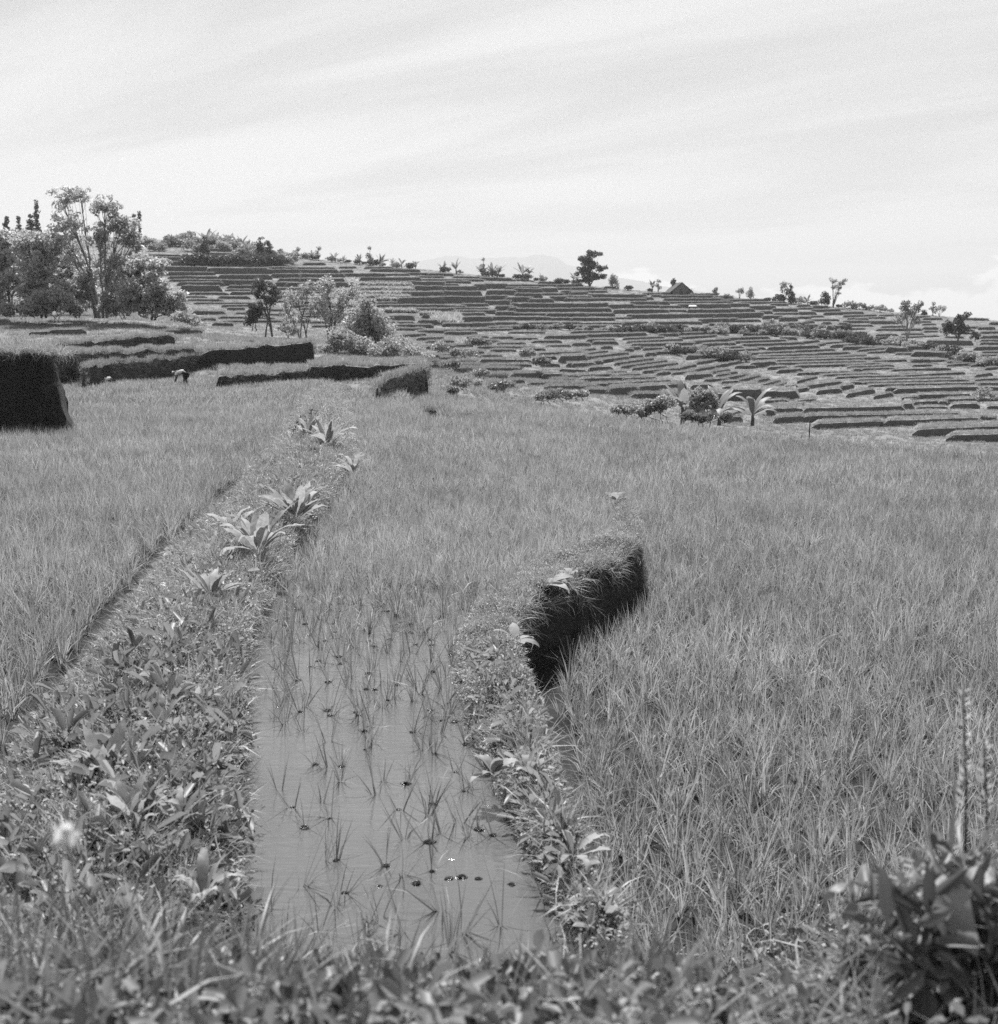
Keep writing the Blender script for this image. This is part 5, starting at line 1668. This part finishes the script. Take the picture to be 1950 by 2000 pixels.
for px in (600, 616, 648, 664, 680, 698, 712, 730, 748, 775, 800, 870, 898, 950, 965, 980, 1012, 1028, 1048, 1062, 1092, 1105, 1128, 1228, 1270, 1340, 1420, 1500, 1590, 1640, 1720, 1740):
    y, d = sky_y(px)
    copy_tree(SH[random.randrange(4)], at_d(px, y + 1.5, d - random.uniform(2, 8)), random.uniform(0.5, 1.15), 'small bush on the bare line of the crest', 'small bushes along the crest')
G_T = 'dark bushes below the banana thicket on the left hill'
for px in (372, 380, 388, 396, 404, 412, 420, 428, 437, 446, 455, 462, 470, 478, 486, 493, 500, 508, 516, 523, 530, 540):
    copy_tree(SH[0 if px % 2 else 2], hill_at(px, 517), random.uniform(1.3, 2.0), 'dark bush in the row below the banana thicket', G_T)
for px in range(290, 570, 13):
    yb_ = sky_y(px)[0] + random.uniform(6, 24)
    copy_tree(SH[random.choice((1, 3))], hill_at(px, yb_), random.uniform(1.2, 2.2), 'leafy bush among the bananas of the thicket below the crest', 'leafy bushes in the banana thicket')

# ------------------------------------------------------------------ hut on the crest
y, d = sky_y(1326)
hb = at_d(1326, y + 3, d - 6)
hut = empty('hut', hb, R(8))
tag(hut, 'thatched gable hut on the crest between two plants', 'hut')
W2, DP, H1, H2 = 2.6, 3.0, 1.1, 3.4
wv = [(-W2, -DP, -0.4), (W2, -DP, -0.4), (W2, DP, -0.4), (-W2, DP, -0.4), (-W2, -DP, H1), (W2, -DP, H1), (W2, DP, H1), (-W2, DP, H1), (0, -DP, H2 - .15), (0, DP, H2 - .15)]
link('wall', mesh('wall', wv, [(0, 1, 5, 8, 4), (2, 3, 7, 9, 6), (1, 2, 6, 5), (3, 0, 4, 7)], smooth=False), hut, [M['plank']])
for s in (-1, 1):
    a, b, c, e = (0, -DP - .5, H2), (0, DP + .5, H2), (s * (W2 + .9), DP + .5, H1 - .55), (s * (W2 + .9), -DP - .5, H1 - .55)
    V = [a, b, c, e] + [(p[0], p[1], p[2] - 0.22) for p in (a, b, c, e)]
    link('roof', mesh('roof', V, [(0, 1, 2, 3), (7, 6, 5, 4), (0, 3, 7, 4), (2, 1, 5, 6), (3, 2, 6, 7), (1, 0, 4, 5)], smooth=False), hut, [M['thatch']])
link('door', mesh('door', [(-.5, -DP - .03, -.2), (.4, -DP - .03, -.2), (.4, -DP - .03, 1.4), (-.5, -DP - .03, 1.4), (-.5, -DP + .05, -.2), (.4, -DP + .05, -.2), (.4, -DP + .05, 1.4), (-.5, -DP + .05, 1.4)], [(0, 1, 2, 3), (4, 7, 6, 5), (0, 3, 7, 4), (1, 5, 6, 2), (3, 2, 6, 7)], smooth=False), hut, [M['wood']])
# little field shelter
sb_ = hill_at(1353, 604)
sh = empty('field_shelter', sb_); tag(sh, 'tiny field shelter with a pale roof among the terraces', 'shelter')
for sx in (-.7, .7):
    for sy in (-.4, .4):
        tube('post', [(sx, sy, -0.3), (sx, sy, 0.75)], 0.05, 0.05, M['wood'], sh)
link('roof', mesh('roof', [(-1.0, -.6, .72), (1.0, -.6, .72), (1.0, .6, .72), (-1.0, .6, .72), (-.9, 0, 1.1), (.9, 0, 1.1)], [(0, 1, 5, 4), (2, 3, 4, 5), (0, 4, 3), (1, 2, 5), (3, 2, 1, 0)], smooth=False), sh, [M['straw']])

# stake in the rice near the valley edge
p0 = at(1580, 872, -0.75)
pole = tube('stake', [(p0.x, p0.y, -1.0), (p0.x + 0.015, p0.y, -0.1), (p0.x + 0.03, p0.y, 0.22)], 0.022, 0.016, M['wood'])
tag(pole, 'thin dark stake leaning in the rice near the valley edge', 'stake')


# ------------------------------------------------------------------ the two workers
def skinned(name, joints, edges, radii, parent, mat, root=0):
    me = bpy.data.meshes.new(name)
    me.from_pydata(joints, edges, [])
    o = link(name, me, parent, [mat])
    m = o.modifiers.new('skin', 'SKIN')
    m.use_smooth_shade = True
    for i, r_ in enumerate(radii):
        me.skin_vertices[0].data[i].radius = (r_, r_) if not isinstance(r_, tuple) else r_
    me.skin_vertices[0].data[root].use_root = True
    sub = o.modifiers.new('sub', 'SUBSURF'); sub.levels = 1; sub.render_levels = 1
    return o


def worker(loc, rz, label):
    """person bending forward along -X, hands down among the plants"""
    r = empty('person', loc, rz)
    tag(r, label, 'person')
    J = [(0.10, 0, 0.90), (-0.10, 0, 1.00), (-0.32, 0, 1.02), (-0.45, 0, 0.99), (-0.60, 0, 0.93), (-0.68, 0, 0.90),
         (0.12, 0.10, 0.86), (0.10, 0.11, 0.48), (0.16, 0.11, 0.08), (0.04, 0.11, 0.03),
         (0.12, -0.10, 0.86), (0.02, -0.11, 0.48), (0.10, -0.11, 0.08), (-0.02, -0.11, 0.03),
         (-0.40, 0.19, 0.95), (-0.44, 0.20, 0.68), (-0.52, 0.17, 0.45), (-0.54, 0.16, 0.37),
         (-0.40, -0.19, 0.95), (-0.42, -0.20, 0.68), (-0.50, -0.17, 0.45), (-0.52, -0.16, 0.37)]
    E = [(0, 1), (1, 2), (2, 3), (3, 4), (4, 5), (0, 6), (6, 7), (7, 8), (8, 9), (0, 10), (10, 11), (11, 12), (12, 13),
         (2, 14), (14, 15), (15, 16), (16, 17), (2, 18), (18, 19), (19, 20), (20, 21)]
    Rd = [0.15, 0.14, 0.15, 0.055, 0.10, 0.07, 0.09, 0.065, 0.04, 0.03, 0.09, 0.065, 0.04, 0.03, 0.06, 0.045, 0.033, 0.03, 0.06, 0.045, 0.033, 0.03]
    skinned('body', J, E, Rd, r, M['skin'])
    skinned('shirt', [(0.02, 0, 0.96), (-0.12, 0, 1.01), (-0.33, 0, 1.03), (-0.41, 0.2, 0.93), (-0.43, 0.2, 0.78), (-0.41, -0.2, 0.93), (-0.43, -0.2, 0.78)],
            [(0, 1), (1, 2), (2, 3), (3, 4), (2, 5), (5, 6)], [0.165, 0.165, 0.175, 0.075, 0.07, 0.075, 0.07], r, M['cloth_white'])
    skinned('shorts', [(0.11, 0, 0.90), (0.13, 0.10, 0.84), (0.11, 0.11, 0.55), (0.13, -0.10, 0.84), (0.04, -0.11, 0.55)],
            [(0, 1), (1, 2), (0, 3), (3, 4)], [0.175, 0.12, 0.095, 0.12, 0.095], r, M['cloth_dark'])
    return r


def hat(parent, loc, tilt, rad, h):
    V = [(0, 0, h)]
    Fc = []
    for j in range(1, 4):
        for k in range(18):
            a = 2 * math.pi * k / 18
            V.append((math.cos(a) * rad * j / 3, math.sin(a) * rad * j / 3, h * (1 - (j / 3) ** 1.25)))
    for k in range(18): Fc.append((0, 1 + k, 1 + (k + 1) % 18))
    for j in range(2):
        for k in range(18):
            a = 1 + j * 18
            Fc.append((a + k, a + 18 + k, a + 18 + (k + 1) % 18, a + (k + 1) % 18))
    o = link('hat', mesh('hat', V, Fc), parent, [M['straw']])
    s = o.modifiers.new('thick', 'SOLIDIFY'); s.thickness = 0.012
    o.location = loc; o.rotation_euler = tilt
    return o


w1 = worker(at_d(360, 757, 78), 0.0, 'worker bending over the rice in a white shirt and dark shorts')
w1.location.z = -0.33
skinned('headcloth', [(-0.57, 0, 0.97), (-0.64, 0, 0.96), (-0.70, 0, 0.92)], [(0, 1), (1, 2)], [0.10, 0.09, 0.05], w1, M['cloth_white'])
w2 = worker(at_d(217, 760, 80), 0.6, 'worker almost hidden in the rice, only a pale wide hat showing')
w2.location.z = -0.75
w2.scale = (0.95, 0.95, 0.95)
hat(w2, (-0.55, 0, 0.98), (0.0, -0.25, 0), 0.27, 0.18)

# ------------------------------------------------------------------ far mountains and the air
def mountain(name, prof, d, label):
    V, Fc = [], []
    pts = []
    for i in range(len(prof) - 1):
        for k in range(8):
            t = k / 8
            pts.append((prof[i][0] + (prof[i + 1][0] - prof[i][0]) * t, prof[i][1] + (prof[i + 1][1] - prof[i][1]) * t))
    pts.append(prof[-1])
    K = 9
    for px, py in pts:
        top = at_d(px, py + fbm(px, 0, 1, 0.02, 3) * 2, d)
        for j in range(K):
            t = j / (K - 1)
            z = -24 + (top.z + 24) * (1 - abs(2 * t - 1)) ** 1.3
            V.append((top.x * (1 + (t - .5) * .2), d + (t - 0.5) * 2600 + fbm(px, t * 9, 3, 0.05, 3) * 120, z + fbm(px, t * 40, 5, 0.03, 4) * 16 * (0 < j < K - 1)))
    for i in range(len(pts) - 1):
        for j in range(K - 1):
            a = i * K + j
            Fc.append((a, a + K, a + K + 1, a + 1))
    tag(link(name, mesh(name, V, Fc), None, [M['shrub_far']]), label, kind='structure')


M['shrub_far'] = solid_mat('mountain_forest', 0.05, 0.09, 0.004, 0.95, 0)
mountain('mountain', [(560, 560), (760, 522), (840, 505), (885, 500), (940, 506), (1000, 502), (1060, 497), (1085, 503), (1120, 518), (1190, 538), (1320, 562), (1500, 590)], 13000, 'faint distant mountain behind the crest of the hill')

hz = bpy.data.materials.new('air_haze')
hz.use_nodes = True
t = hz.node_tree
for n in list(t.nodes): t.nodes.remove(n)
pv = mk(t, 'ShaderNodeVolumePrincipled')
pv.inputs['Color'].default_value = grey(0.66)
pv.inputs['Density'].default_value = 0.00015
pv.inputs['Anisotropy'].default_value = 0.2
ov = mk(t, 'ShaderNodeOutputMaterial')
t.links.new(pv.outputs[0], ov.inputs['Volume'])
HB = 17000
ZT, ZB = 740.0, -30.0
hvv = [(x, y, z) for z in (ZB, ZT) for x, y in ((-HB, -HB + 100), (HB, -HB + 100), (HB, HB + 100), (-HB, HB + 100))]
haze = link('haze', mesh('haze', hvv, [(3, 2, 1, 0), (4, 5, 6, 7), (0, 1, 5, 4), (1, 2, 6, 5), (2, 3, 7, 6), (3, 0, 4, 7)], smooth=False), None, [hz])
tag(haze, 'thin pale haze filling the valley air', kind='stuff')
